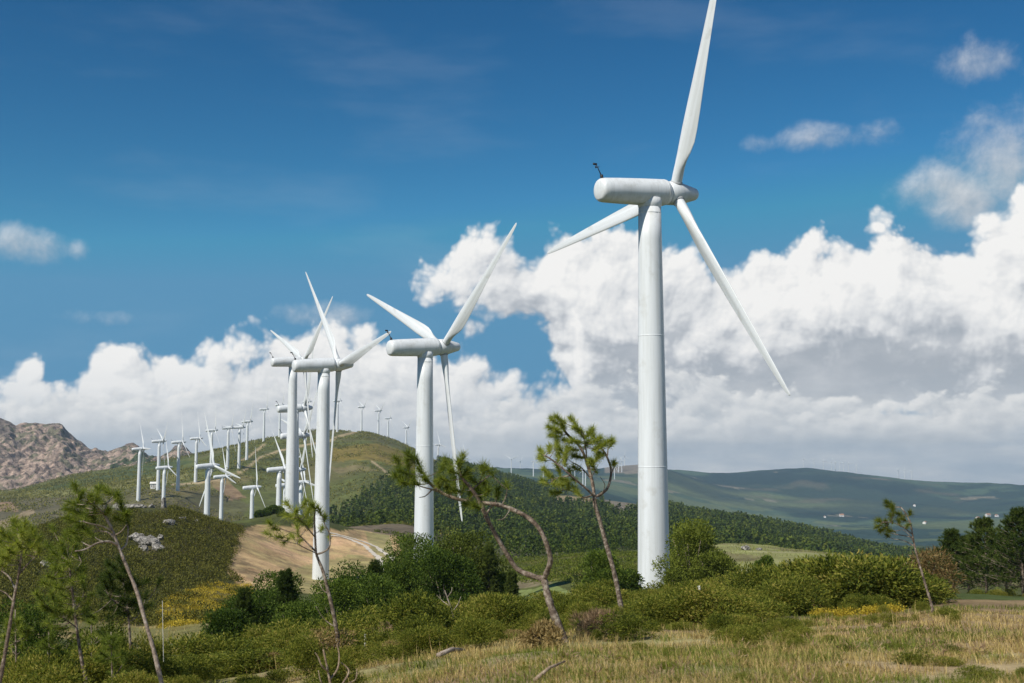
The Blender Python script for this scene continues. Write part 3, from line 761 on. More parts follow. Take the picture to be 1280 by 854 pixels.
# ------------------------------------------------------------------ foliage geometry
def rand_dir(n, up=0.0):
    v = rng.normal(size=(n, 3)); v[:, 2] += up
    return v / np.linalg.norm(v, axis=1)[:, None]
def leaf_quads(P, D, L, W, bend=0.0):
    """pointed leaf cards at P along D; lengths L and widths W"""
    n = len(P)
    ref = rand_dir(n); S = np.cross(D, ref); S /= np.maximum(np.linalg.norm(S, axis=1), 1e-6)[:, None]
    L = np.broadcast_to(L, n)[:, None]; W = np.broadcast_to(W, n)[:, None]
    Nn = np.cross(S, D)
    a = P; b = P + D * L * 0.5 + S * W * 0.5 + Nn * bend * L * .3; c = P + D * L; d = P + D * L * 0.5 - S * W * 0.5 + Nn * bend * L * .3
    V = np.stack([a, b, c, d], 1).reshape(-1, 3)
    return V, np.arange(4 * n, dtype=np.int32).reshape(n, 4)
def needle_tris(P, D, L, W):
    n = len(P)
    ref = rand_dir(n); S = np.cross(D, ref); S /= np.maximum(np.linalg.norm(S, axis=1), 1e-6)[:, None]
    L = np.broadcast_to(L, n)[:, None]; W = np.broadcast_to(W, n)[:, None]
    V = np.stack([P - S * W * .5, P + S * W * .5, P + D * L], 1).reshape(-1, 3)
    return V, np.arange(3 * n, dtype=np.int32).reshape(n, 3)
def joinVF(parts):
    Vs, Fs, n = [], [], 0
    for V, Fq in parts:
        Vs.append(V); Fs.append(Fq + n); n += len(V)
    return np.concatenate(Vs), np.concatenate(Fs)

def bush_leaves(w, h, nl, nleaf, L, W, spiky=0.8, seed=0):
    """leaf cloud of an uneven bush standing on z = 0: lobes at many heights, gaps between them"""
    g = np.random.default_rng(seed)
    a = g.uniform(0, 2 * math.pi, nl); zz = g.uniform(0.0, 1.0, nl) ** 0.8
    rad = np.sqrt(np.clip(1 - (zz * 1.02 - 0.12) ** 2, 0.05, 1)) * g.uniform(0.35, 0.92, nl)
    c = np.stack([np.cos(a) * rad * w / 2, np.sin(a) * rad * w / 2, (0.12 + 0.76 * zz) * h], 1)
    lr = g.uniform(0.14, 0.30, nl) * min(w, h * 1.2)
    per = np.maximum(8, (nleaf * lr ** 2 / np.sum(lr ** 2)).astype(int))
    P = []; D = []
    for i in range(nl):
        d = rand_dir(per[i], 0.35); q = lr[i] * g.uniform(0.45, 1.08, per[i]) ** 0.7
        P.append(c[i] + d * q[:, None] * np.array([1, 1, 0.85])); D.append(d * spiky + rand_dir(per[i], 0.5) * 0.6)
    P = np.concatenate(P); D = np.concatenate(D); D /= np.linalg.norm(D, axis=1)[:, None]
    P[:, 2] = np.abs(P[:, 2])
    n = len(P)
    return leaf_quads(P, D, L * g.uniform(0.6, 1.3, n), W * g.uniform(0.7, 1.3, n), 0.4)
def bush_stems(w, h, n=7, seed=0):
    m = MB(); g = random.Random(seed)
    for k in range(n):
        a = g.uniform(0, 6.28); rr = g.uniform(.15, .38) * w
        p1 = Vector((math.cos(a) * rr * .4, math.sin(a) * rr * .4, h * .4)); p2 = Vector((math.cos(a) * rr, math.sin(a) * rr, h * g.uniform(.6, .85)))
        m.tube([Vector((0.05 * math.cos(a), 0.05 * math.sin(a), -0.1)), p1, p2], [0.012 * h + .01, 0.008 * h + .006, 0.003 * h + .003], 5)
    return m

# --------- gorse scrub on the slope: a thicket nobody could count
def scrub_object():
    protos = [bush_leaves(1.7, 1.15, 30, 3600, 0.095, 0.032, 1.0, s) for s in range(6)]
    lows = [bush_leaves(1.7, 1.1, 26, 2600, 0.105, 0.038, 0.95, 30 + s) for s in range(5)]
    parts = []; dparts = []
    g = np.random.default_rng(5)
    spots = []
    def fill(x0, x1, r0, r1, n, s0, s1, dens=None):
        for _ in range(n):
            px = g.uniform(x0, x1); r = math.exp(g.uniform(math.log(r0), math.log(r1)))
            spots.append((px, r, g.uniform(s0, s1)))
    fill(690, 900, 37, 58, 70, 0.35, 0.95)
    fill(880, 1000, 40, 58, 40, 0.6, 1.2)
    fill(960, 1150, 46, 60, 70, 0.9, 1.55)
    fill(960, 1100, 41, 47, 14, 0.4, 0.8)
    fill(540, 720, 33, 60, 74, 0.3, 0.95)
    fill(430, 620, 30, 58, 74, 0.3, 1.0)
    fill(240, 470, 29, 60, 80, 0.3, 1.05)
    fill(-80, 240, 22, 34, 34, 0.4, 0.9)
    fill(-80, 120, 30, 55, 30, 0.5, 1.1)
    fill(560, 900, 58, 95, 70, 0.45, 0.9)
    fill(850, 1010, 70, 130, 40, 0.8, 1.5)
    fill(290, 480, 60, 95, 34, 0.6, 1.1)
    fill(1130, 1330, 66, 84, 50, 0.2, 0.4)
    fill(860, 1010, 19, 30, 22, 0.18, 0.42)
    fill(800, 960, 27, 37, 30, 0.35, 0.8)
    fill(1010, 1200, 30, 41, 18, 0.15, 0.35)
    fill(560, 760, 26, 33, 16, 0.25, 0.6)
    fill(380, 560, 22, 29, 20, 0.3, 0.7)
    fill(430, 780, 23, 31, 34, 0.15, 0.5)
    fill(300, 430, 17, 24, 16, 0.2, 0.5)
    fill(620, 1300, 9, 30, 70, 0.06, 0.20)
    fill(760, 1200, 16, 34, 46, 0.10, 0.24)
    for (px, r, s) in spots:
        if 120 < px < 270 and 50 < r < 95 and g.random() < .8: continue
        dead = g.random() < .11; s = s * .7 if dead else s
        V, Fq = (protos if r < 46 else lows)[g.integers(5)]
        a = g.uniform(0, 6.28); c, sn = math.cos(a), math.sin(a)
        p = ground(px, r, 740)
        sx = s * g.uniform(.8, 1.7); sz = s * g.uniform(.5, 1.25)
        W = np.stack([p.x + sx * (V[:, 0] * c - V[:, 1] * sn), p.y + sx * (V[:, 0] * sn + V[:, 1] * c), p.z - 0.08 + V[:, 2] * sz], 1)
        (dparts if dead else parts).append((W, Fq))
    V, Fq = joinVF(dparts)
    o = mesh_np('dead_scrub', V, [Fq], M['brown_leaf']); tag(o, 'dead brown clumps in the dense gorse scrub', 'dead scrub', kind='stuff')
    V, Fq = joinVF(parts)
    o = mesh_np('gorse_scrub', V, [Fq], M['gorse']); tag(o, 'dense dark green gorse scrub covering the slope below the turbines', 'gorse scrub', kind='stuff')
scrub_object()

# --------- low heather carpet
def heath_object(name, mat, label, cat, n, regs, L, W, k, size, keep=None):
    g = np.random.default_rng(hash(name) % 1000 if False else len(name) * 7)
    px = np.concatenate([g.uniform(a, b, int(n * f)) for (a, b, c, d, f) in regs])
    r = np.concatenate([np.sqrt(g.uniform(c * c, d * d, int(n * f))) for (a, b, c, d, f) in regs])
    az = np.arctan((px - CX) / F); X = np.sin(az) * r; Y = np.cos(az) * r; Z = terrain(X, Y)
    qx, qy = project(X, Y, Z)
    if keep is not None:
        m = keep(qx, qy, r, X, Y); X, Y, Z, r = X[m], Y[m], Z[m], r[m]
    n = len(X); s = size * g.uniform(0.6, 1.4, n)
    Pc = np.repeat(np.stack([X, Y, Z], 1), k, 0); S = np.repeat(s, k)[:, None]
    d = rand_dir(n * k, 0.5); d[:, 2] = np.abs(d[:, 2])
    P = Pc + d * S * np.array([0.5, 0.5, 0.46]) * g.uniform(0.4, 1, (n * k, 1))
    D = d + rand_dir(n * k) * .6; D /= np.linalg.norm(D, axis=1)[:, None]
    V, Fq = leaf_quads(P, D, L * g.uniform(.6, 1.3, n * k), W * g.uniform(.6, 1.3, n * k))
    o = mesh_np(name, V, [Fq], mat); tag(o, label, cat, kind='stuff'); return o
inclear = lambda qx, qy: inpoly(qx, qy, CLEARING)
ROCK_SPOTS = [(148, 634), (158, 632), (168, 631), (190, 633), (182, 634), (171, 677), (182, 681), (193, 683), (200, 676), (181, 688), (213, 655), (57, 708), (205, 632)]
def near_rock(qx, qy):
    m = np.zeros(qx.shape, bool)
    for (a, b) in ROCK_SPOTS: m |= (np.abs(qx - a) < 7) & (qy > b - 2) & (qy < b + 9)
    return m
heath_object('heather', M['heath'], 'dark olive heather carpeting the knoll with boulders', 'heather', 11000,
             [(-120, 318, 125, 285, 1.0)], 0.30, 0.14, 28, 1.9, lambda qx, qy, r, X, Y: ~inclear(qx, qy) & ~near_rock(qx, qy) & (~inpoly(qx, qy, YELLOW) | (fbm(X / 3, Y / 3, 2, 31) > .1)))
heath_object('flowering_gorse', M['flower'], 'patch of yellow flowering gorse at the foot of the heath knoll', 'gorse', 6800,
             [(185, 330, 100, 190, 1.0)], 0.20, 0.11, 9, 0.9, lambda qx, qy, r, X, Y: inpoly(qx + 14 * fbm(X / 8, Y / 8, 3, 71), qy + 6 * fbm(X / 5, Y / 5, 3, 72), YELLOW) & (fbm(X / 3, Y / 3, 2, 31) > -.2))
heath_object('valley_heath', M['leaf_olive'], 'low olive green bushes on the valley floor before the wood', 'heath', 5200,
             [(470, 900, 125, 340, 1.0)], 0.36, 0.18, 18, 1.5, lambda qx, qy, r, X, Y: ~inclear(qx, qy) & ~((qy > 730) & (qx > 625) & (qx < 720)) & (qx < 885))
heath_object('meadow_gorse_flowers', M['flower'], 'low yellow gorse flowers in the grass in front of the hedge', 'gorse flowers', 420,
             [(1072, 1116, 38, 41, .6), (1012, 1058, 37.5, 40, .4)], 0.06, 0.04, 12, 0.5)
heath_object('hill_heath', M['heath'], 'low heath bushes speckling the green hill and its lower slopes', 'heath', 26000,
             [(-160, 560, 420, 1750, 1.0)], 1.5, 0.9, 5, 3.2, lambda qx, qy, r, X, Y: (fbm(X / 60, Y / 60, 4, 41) > -.12) & np.all([dpath(qx, qy, p_) > 3 for p_ in HILLPATHS], axis=0) & ~inpoly(qx, qy, [(258, 599), (282, 596), (316, 622), (288, 624)]))
heath_object('meadow_heather', M['pink_twig'], 'dead heather and twigs low in the near grass', 'heather', 620,
             [(380, 1330, 7, 36, 1.0)], 0.10, 0.012, 26, 0.26, lambda qx, qy, r, X, Y: fbm(X / 2.5, Y / 2.5, 3, 43) > .05)

# --------- woods
def tree_cards(n_tier, per, h, w, L, W, seed):
    g = np.random.default_rng(seed)
    n = n_tier * per
    t = g.uniform(0.08, 1.0, n); a = g.uniform(0, 6.283, n)
    prof = (1 - t) ** 0.8 * w / 2 * g.uniform(.45, 1.1, n) + 0.02 * w
    P = np.stack([np.cos(a) * prof, np.sin(a) * prof, t * h], 1)
    D = np.stack([np.cos(a), np.sin(a), g.uniform(-.35, .9, n)], 1); D /= np.linalg.norm(D, axis=1)[:, None]
    return leaf_quads(P - D * L * .35, D, L * g.uniform(.6, 1.2, n), W * g.uniform(.6, 1.3, n), .3)
def wood_object():
    g = np.random.default_rng(3)
    protos = [tree_cards(6, 9, 1.0, 0.5, 0.22, 0.13, s) for s in range(8)]
    N_ = 23000
    px = g.uniform(395, 1240, N_); r = np.sqrt(g.uniform(360 ** 2, 1800 ** 2, N_))
    az = np.arctan((px - CX) / F); X = np.sin(az) * r; Y = np.cos(az) * r; Z = terrain(X, Y)
    qx, qy = project(X, Y, Z)
    ed = np.interp(r, [400, 850, 1000, 1150, 1300, 1800], [418, 418, 480, 535, 552, 552]) + 26 * fbm(X / 30, Y / 30, 3, 91)
    k = (qx > ed) & ~((r > 900) & inpoly(qx, qy, [(690, 634), (698, 618), (748, 620), (756, 636)])) & ~((r > 900) & inpoly(qx, qy, [(750, 634), (758, 610), (792, 614), (802, 642), (780, 646)]))
    k &= ~((r < 430) & (qx < 520)) & ~(fbm(X / 45, Y / 45, 3, 55) > 0.34)
    k &= ~((r < 620) & (fbm(X / 38, Y / 38, 3, 56) > 0.16))
    X, Y, Z, r = X[k], Y[k], Z[k], r[k]
    hs = (g.uniform(4.5, 11.5, len(X)) * (1 + .35 * fbm(X / 70, Y / 70, 2, 12))) * (0.55 + 0.45 * sstep(420, 800, r))
    parts = []
    for x, y, z, h in zip(X, Y, Z, hs):
        V, Fq = protos[g.integers(8)]
        a = g.uniform(0, 6.28); c, s = math.cos(a), math.sin(a); w = h * g.uniform(.6, 1.15)
        parts.append((np.stack([x + w * (V[:, 0] * c - V[:, 1] * s), y + w * (V[:, 0] * s + V[:, 1] * c), z - .3 + h * V[:, 2]], 1), Fq))
    V, Fq = joinVF(parts)
    o = mesh_np('conifer_wood', V, [Fq], M['conifer']); tag(o, 'dark conifer wood covering the slope right of the hill', 'wood', kind='stuff')
    print('wood trees', len(X))
wood_object()

# --------- single trees and big bushes in the middle distance
def place_bush(name, px, py_top, r, w, label, cat, mat, group=None, seed=0, py=740, nl=34, nleaf=3200, L=0.2, W=0.1, dens=1):
    b = ground(px, r, py)
    top = at(px, py_top, r)
    h = max(0.4, top.z - b.z)
    root = empty(name, b, label, cat, group)
    V, Fq = bush_leaves(w, h, nl, nleaf, L, W, .7, seed)
    mesh_np('crown', V, [Fq], mat, root)
    bush_stems(w, h, 8, seed).build('stem', M['bark'], root)
    return root
BUSHES = [  # px, top y, distance, width, label
 (520, 672, 88, 5.6, 'large dark round tree hiding the foot of the second largest turbine tower', 'leaf'),
 (583, 664, 94, 6.0, 'large olive tree right of the second largest turbine tower', 'leaf_olive'),
 (538, 682, 84, 4.2, 'dense dark tree right in front of the second largest turbine tower', 'leaf'),
 (557, 690, 80, 4.6, 'dark tree filling the gap between the two large round trees', 'leaf'),
 (492, 704, 84, 3.4, 'rounded dark bush at the end of the dirt track', 'leaf'),
 (446, 712, 70, 4.2, 'broad dark bush to the right of the slim pine by the clearing', 'leaf'),
 (418, 728, 64, 2.8, 'smaller dark bush directly behind the slim pine trunk', 'leaf'),
 (470, 722, 66, 3.0, 'upright leafy bush in front of the dirt track', 'leaf'),
 (345, 718, 58, 3.2, 'pointed dark bush left of the slim pine by the clearing', 'leaf'),
 (312, 742, 54, 2.8, 'dark bush at the right edge of the yellow gorse patch', 'leaf'),
 (285, 768, 50, 2.2, 'low dark bush just below the yellow gorse patch', 'leaf'),
 (372, 752, 52, 2.6, 'leafy bush at the foot of the slim pine on its left', 'leaf'),
 (613, 712, 96, 3.6, 'green bush at the right flank of the olive tree', 'leaf'),
 (752, 690, 92, 3.4, 'round dark bush behind the straight leaning pine trunk', 'leaf'),
 (783, 712, 100, 2.4, 'dark bush touching the left side of the largest turbine tower', 'leaf'),
 (865, 652, 98, 4.4, 'bushy olive tree at the right side of the largest turbine tower', 'leaf_olive'),
 (892, 690, 96, 3.6, 'low bush joining the olive tree on its right', 'leaf_olive'),
 (846, 716, 92, 2.0, 'small bush at the right foot of the largest turbine tower', 'leaf_olive'),
 (327, 640, 311, 4.5, 'rounded dark tree at the far left rim of the tan clearing', 'leaf'), (341, 634, 314, 5.0, 'tall dark tree at the far rim of the tan clearing', 'leaf'), (352, 648, 308, 3.5, 'bright bush at the far rim of the tan clearing before a tower foot', 'leaf_olive'),
 (957, 692, 110, 1.8, 'lone small bush on the pale grassy ridge', 'leaf'),
 (40, 745, 36, 2.2, 'shadowy dark bush behind the leftmost pine', 'leaf'),
 (130, 778, 32, 1.6, 'light green bush between the two middle left pines', 'leaf_olive'),
]
for i, (px, ty, r, w, lab, mt) in enumerate(BUSHES):
    place_bush('leafy_tree' if w > 4.3 else 'bush', px, ty, r, w, lab, 'tree' if w > 4.3 else 'bush', M[mt], 'trees and bushes below the turbines', 100 + i,
               L=min(.5, 0.0017 * r + .02), W=min(.25, 0.0009 * r + .01), nleaf=(22000 if 70 < r < 96 and 500 < px < 600 else 13000) if w > 3 else 8000)
place_bush('dead_bush', 1156, 690, 49, 2.2, 'tangled dead brown gorse bush behind the small yellow pine', 'dead bush', M['brown_leaf'], None, 301, L=.2, W=.03, nl=26, nleaf=3400)
place_bush('dry_bush', 748, 783, 24.5, 1.3, 'dry pinkish leafless bush right of the twisted pine foot', 'dry bush', M['pink_twig'], None, 302, L=.16, W=.010, nl=20, nleaf=3200)
place_bush('dry_gorse', 682, 786, 20.5, 0.95, 'brownish half dead gorse bush at the foot of the twisted pine', 'gorse bush', M['brown_leaf'], None, 303, L=.10, W=.022, nl=18, nleaf=2400)
place_bush('brown_heather_bush', 412, 786, 24, 0.9, 'rusty brown dry bush around the base of the slim pine', 'dry bush', M['brown_leaf'], None, 304, L=.12, W=.018, nl=14, nleaf=1400)
place_bush('dry_shrub', 483, 782, 31, 1.2, 'dull brown twiggy shrub in front of the round trees', 'dry bush', M['pink_twig'], None, 305, L=.14, W=.014, nl=14, nleaf=1500)

# --------- pines drawn limb by limb
def seg_chain(pts, r, rs, jit):
    """photo points -> world points at distance r, with depth wander"""
    out = []; dr = 0
    for i, p in enumerate(pts):
        d = p[2] if len(p) > 2 else None
        if d is None:
            dr += rs.uniform(-jit, jit); d = dr
        out.append(at(p[0], p[1], r + d))
    return out
def smooth_path(pts, sub=4):
    P = [Vector(p) for p in pts]
    if len(P) < 3: return [P[0].lerp(P[-1], t / sub) for t in range(sub + 1)]
    out = []
    for i in range(len(P) - 1):
        p0 = P[max(i - 1, 0)]; p1 = P[i]; p2 = P[i + 1]; p3 = P[min(i + 2, len(P) - 1)]
        for k in range(sub):
            t = k / sub
            out.append(0.5 * ((2 * p1) + (p2 - p0) * t + (2 * p0 - 5 * p1 + 4 * p2 - p3) * t * t + (3 * p1 - p0 - 3 * p2 + p3) * t ** 3))
    out.append(P[-1]); return out
def tuft(base, d, length, nl, n, g, w=0.006):
    """bottlebrush of long needles along the last stretch of a shoot"""
    d = np.array(d / np.linalg.norm(d)); base = np.array(base)
    t = g.uniform(0, 1, n) ** 0.7
    P = base + d * (t * length)[:, None]
    D = rand_dir(n) * 0.85 + d * g.uniform(0.35, 1.0, (n, 1)); D[:, 2] += 0.10
    D /= np.linalg.norm(D, axis=1)[:, None]
    return needle_tris(P, D, nl * g.uniform(.65, 1.1, n), w)
def make_pine(name, label, r, trunk, wid, limbs, tufts, mat='needle', bark='bark', nl=0.17, n_need=230, tk=0.60, merge=False, tl=0.30, jit=0.12, tjit=0.35, seed=0, cat='pine tree', group=None, extra=0, depth_dir=None):
    rs = random.Random(seed); g = np.random.default_rng(seed + 500)
    T = smooth_path(seg_chain(trunk, r, rs, jit))
    base = T[0].copy(); gzz = gz(base.x, base.y)
    if base.z > gzz - 0.05:
        T.insert(0, Vector((base.x, base.y, gzz - 0.15)))
    root = empty(name, Vector((T[0].x, T[0].y, gzz)), label, cat, group)
    o0 = root.location
    mb = MB(); n = len(T); pxm = F / r
    R0, R1 = wid[0] * tk / pxm / 2, wid[1] * tk / pxm / 2
    limbs = [(a * tk, b * tk, c) for a, b, c in limbs]; n_need = int(n_need * 1.15)
    rad = [(R0 + (R1 - R0) * (i / (n - 1)) ** 0.8) * rs.uniform(.9, 1.12) for i in range(n)]
    rad[0] *= 1.25
    mb.tube([p - o0 for p in T], rad, 9)
    skel = [(p, rad[i]) for i, p in enumerate(T)]
    lm = MB(); nlimb = 0
    for lb in limbs:
        w0, w1, pts = lb
        Lp = seg_chain(pts, r, rs, jit * 1.6)
        near = min(skel, key=lambda s: (s[0] - Lp[0]).length)
        Lp[0] = near[0].copy() if (near[0] - Lp[0]).length < 0.4 else Lp[0]
        S = smooth_path(Lp); m = len(S)
        rr = [(w0 + (w1 - w0) * i / (m - 1)) / pxm / 2 * rs.uniform(.9, 1.12) for i in range(m)]
        (mb if w0 > 6 or merge or not tufts else lm).tube([p - o0 for p in S], rr, 7)
        if w0 <= 6 and tufts and not merge: nlimb += 1
        skel += [(p, rr[i]) for i, p in enumerate(S)]
    VF = []
    for tf in tufts:
        p = at(tf[0], tf[1], r + rs.uniform(-tjit, tjit) * (1 + 0.3 * (seed % 2)))
        for rep in range(1 + extra):
            q = p + Vector((rs.gauss(0, .08), rs.gauss(0, .12), rs.gauss(0, .07))) * (1.6 if rep else 0)
            near = min(skel, key=lambda s: (s[0] - q).length + max(0, s[0].z - q.z) * 0.8)
            d = q - near[0]
            if d.length < 0.03: d = Vector((0, 0, .1))
            mid = near[0].lerp(q, .5) + Vector((0, 0, -0.05 * d.length))
            (mb if merge else lm).tube([v - o0 for v in smooth_path([near[0], mid, q], 2)], [min(near[1] * .7, .012), .008, .007, .006, .005], 5); nlimb += 0 if merge else 1
            dd = np.array(d.normalized()) + np.array([-0.25, 0, 0.35])
            sc = tf[2] if len(tf) > 2 else 1.0
            dn = dd / np.linalg.norm(dd)
            VF.append(tuft(np.array(q - o0) - dn * tl * sc * .6, dn, tl * sc, nl * sc ** .5, int(n_need * sc), g, 0.009 if r < 29 else 0.012))
    tr = mb.build('trunk', M[bark], root)
    if nlimb: lm.build('branch', M[bark], root)
    if VF:
        V, Fq = joinVF(VF); mesh_np('crown', V, [Fq], M[mat], root)
    return root

# the twisted pine in the middle
make_pine('twisted_pine', 'twisted pine with a forked looping trunk in front of the second largest turbine', 22,
    [(707, 808, 0), (698, 782, 0), (690, 762, 0), (684, 742, 0), (680, 724, 0)], (18, 14),
    [(12, 9, [(680, 725, 0), (665, 720, .05), (647, 712, .1), (635, 695, .1), (620, 670, .05), (607, 645, 0)]),
     (9, 5, [(607, 645, 0), (600, 628, -.05), (590, 612, -.1), (578, 598, -.1), (574, 585, -.15)]),
     (12, 8.5, [(680, 725, 0), (684, 714, -.1), (688, 700, -.2), (683, 680, -.25), (674, 661, -.25), (660, 647, -.2), (647, 640, -.15)]),
     (9, 6, [(647, 640, -.15), (627, 632, -.1), (607, 629, 0), (590, 628, .1), (572, 624, .2), (552, 616, .25), (537, 604, .3), (530, 592, .3)]),
     (5, 3, [(607, 645, 0), (612, 636, 0), (618, 631, .1)]),
     (4, 2, [(552, 616, .25), (540, 612, .4), (520, 606, .5), (508, 596, .5)]),
     (4, 2, [(590, 612, -.1), (602, 602, .1), (612, 594, .2)]),
     (3, 1.5, [(627, 632, -.1), (632, 622, -.2), (634, 612, -.3)]), (2.5, 1, [(635, 636, -.2), (630, 648, -.3), (622, 650, -.3)]),
     (3, 1.5, [(540, 612, .4), (532, 620, .45), (524, 622, .5)])],
    [(497, 578), (503, 590), (510, 582), (515, 596), (522, 578), (527, 590), (520, 604), (506, 604), (532, 600), (498, 596), (513, 572),
     (552, 586), (560, 578), (566, 590), (574, 582), (582, 592), (590, 600), (556, 600), (568, 604), (580, 606), (548, 606), (596, 612), (606, 604), (612, 590), (604, 588),
     (572, 614), (588, 618), (560, 612), (600, 622), (622, 618), (608, 616), (596, 634), (586, 630), (634, 608, .7), (578, 574, .8)],
    nl=0.21, n_need=200, tl=0.24, tjit=0.3, seed=1, extra=0)
# the windswept pine beside the largest turbine
make_pine('windswept_pine', 'windswept pine with a bare leaning trunk and crown blown left against the clouds', 30,
    [(778, 766, 0), (775, 752, 0), (770, 726, 0), (764, 702, 0), (757, 678, 0), (750, 652, 0), (744, 632, 0), (743, 621, 0)], (11, 8),
    [(7, 5, [(743, 621, 0), (740, 601, .05), (735, 583, .1), (729, 566, .15), (721, 554, .2), (709, 543, .25), (700, 530, .3)]),
     (5, 3, [(743, 621, 0), (735, 613, -.2), (721, 601, -.35), (706, 588, -.45), (690, 575, -.5), (680, 569, -.5)]),
     (6, 4, [(743, 621, 0), (751, 618, .15), (760, 609, .3), (764, 589, .4), (759, 572, .4), (753, 562, .35), (745, 551, .3)]),
     (3, 2, [(759, 572, .4), (760, 562, .5), (760, 554, .5)]), (3, 2, [(735, 583, .1), (732, 560, -.1), (729, 545, -.2), (724, 536, -.2)]),
     (3, 2, [(740, 601, .05), (727, 585, .3), (715, 578, .5)]), (3, 1.5, [(762, 592, .4), (767, 584, .5), (767, 578, .5)]),
     (3.5, 2, [(741, 617, 0), (730, 622, .2), (715, 614, .3), (704, 612, .3)]), (3, 1.5, [(751, 586, .2), (744, 586, .1), (740, 596, 0)]), (3, 2, [(706, 600, -.3), (695, 598, -.3), (689, 602, -.3)]),
     (2.5, 1, [(743, 621, 0), (737, 626, -.2), (727, 622, -.3)]), (2, 1, [(752, 617, .2), (756, 606, .1), (750, 596, 0)])],
    [(693, 527), (700, 525), (704, 533), (717, 528), (722, 537), (727, 543), (736, 542), (742, 546), (745, 551), (750, 558), (759, 553), (677, 566, .9), (678, 574), (687, 562, .9), (694, 545),
     (696, 556), (710, 552), (708, 567), (721, 552), (733, 556), (698, 571), (722, 571), (698, 586), (684, 592), (681, 603), (703, 600), (721, 586, .8), (745, 575), (751, 568), (742, 584), (721, 615),
     (710, 607), (767, 580, .8), (695, 616, .8), (700, 562), (690, 536), (698, 540), (715, 562), (706, 577), (690, 598), (712, 590, .8), (697, 606), (747, 560), (764, 556, .7), (738, 577, .8), (718, 600, .7)],
    nl=0.21, n_need=270, tl=0.34, tjit=0.35, seed=2)
# the slim pine in front of the clearing
make_pine('slim_pine', 'slim pine with a dark bare stem and flagged crown in front of the tan clearing', 24,
    [(424, 812, 0), (421, 790, 0), (417, 768, 0), (411, 742, 0), (404, 715, 0), (398, 700, 0), (395, 690, 0), (394, 672, 0), (393, 650, 0), (394, 636, 0)], (10, 3),
    [(4, 1.5, [(395, 690, 0), (385, 680, .1), (372, 668, .25), (356, 663, .4), (342, 656, .45)]),
     (4, 2, [(396, 692, 0), (405, 690, -.1), (412, 683, -.2), (412, 668, -.2), (406, 656, -.2), (404, 648, -.2)]),
     (3, 1.5, [(394, 672, 0), (386, 662, -.1), (376, 650, -.2), (368, 640, -.3)]), (3, 1.5, [(398, 692, 0), (383, 686, -.2), (372, 680, -.3)]),
     (3, 1, [(412, 745, 0), (404, 738, .1), (399, 728, .2)]), (2.5, 1, [(420, 785, 0), (410, 778, .2), (402, 770, .3), (395, 758, .3)])],
    [(338, 655, .8), (346, 662, .8), (350, 672, .8), (336, 668, .7), (362, 646), (370, 640), (376, 652), (360, 632, .9), (384, 642), (392, 634), (386, 656, .9), (372, 664, .8), (400, 640, .9), (406, 648, .8), (402, 662, .7), (366, 672, .6), (380, 630, .8), (358, 676, .7), (376, 676, .6), (412, 672, .5)],
    nl=0.20, n_need=170, tl=0.28, tjit=0.3, seed=3, merge=True)
# left-hand pines
make_pine('bare_leaning_pine', 'tall pine leaning left with a long bare pale trunk in front of the heath knoll', 20,
    [(206, 870, 0), (200, 845, 0), (192, 812, 0), (182, 778, 0), (172, 742, 0), (160, 712, 0), (150, 688, 0), (141, 664, 0), (134, 650, 0), (130, 641, 0), (134, 630, 0)], (10, 4),
    [(5, 2, [(146, 680, 0), (136, 677, -.1), (122, 679, -.25), (106, 687, -.4), (94, 689, -.5)]), (4, 2, [(152, 688, 0), (158, 680, .1), (160, 664, .15), (158, 650, .2), (152, 640, .2)]),
     (4, 2, [(146, 676, 0), (136, 666, .2), (124, 664, .3)]), (3.5, 1.5, [(131, 642, 0), (122, 634, -.1), (110, 628, -.2), (98, 624, -.25)]), (3.5, 2, [(134, 630, 0), (140, 622, .1), (144, 618, .2)]),
     (3, 1, [(144, 672, 0), (152, 664, -.2), (158, 656, -.2)]), (3, 1.5, [(140, 664, 0), (128, 658, -.2), (114, 655, -.3), (104, 652, -.3)])],
    [(95, 612), (100, 622), (92, 630), (104, 634), (112, 624), (118, 634), (96, 642), (106, 648), (90, 650), (116, 648), (126, 628), (138, 618), (146, 622), (152, 634), (158, 644), (104, 660), (114, 668), (96, 666), (134, 640, .8), (88, 638), (122, 618), (130, 612, .9), (150, 650, .8), (160, 656, .7), (100, 676, .7)],
    nl=0.16, n_need=190, tl=0.22, tjit=0.35, seed=4, bark='pale_bark')
make_pine('young_pine', 'young pine cut by the left picture edge with a forked dark trunk', 19,
    [(-4, 870, 0), (4, 830, 0), (11, 790, 0), (17, 752, 0), (22, 725, 0), (26, 700, 0), (28, 680, 0)], (9, 3),
    [(4, 2, [(20, 735, 0), (12, 722, .2), (2, 714, .3)]), (3.5, 1.5, [(24, 716, 0), (34, 706, .1), (46, 694, .2)]), (3, 1.5, [(17, 752, 0), (8, 742, .2), (0, 738, .3)])],
    [(5, 668), (12, 676), (20, 664), (28, 670), (36, 676), (24, 682), (2, 680), (14, 690), (40, 684, .8), (48, 688, .8), (32, 660), (8, 698), (-6, 690), (0, 706), (50, 676, .7), (20, 656), (42, 668), (-8, 672), (30, 692, .7)],
    nl=0.17, n_need=180, tl=0.24, seed=5)
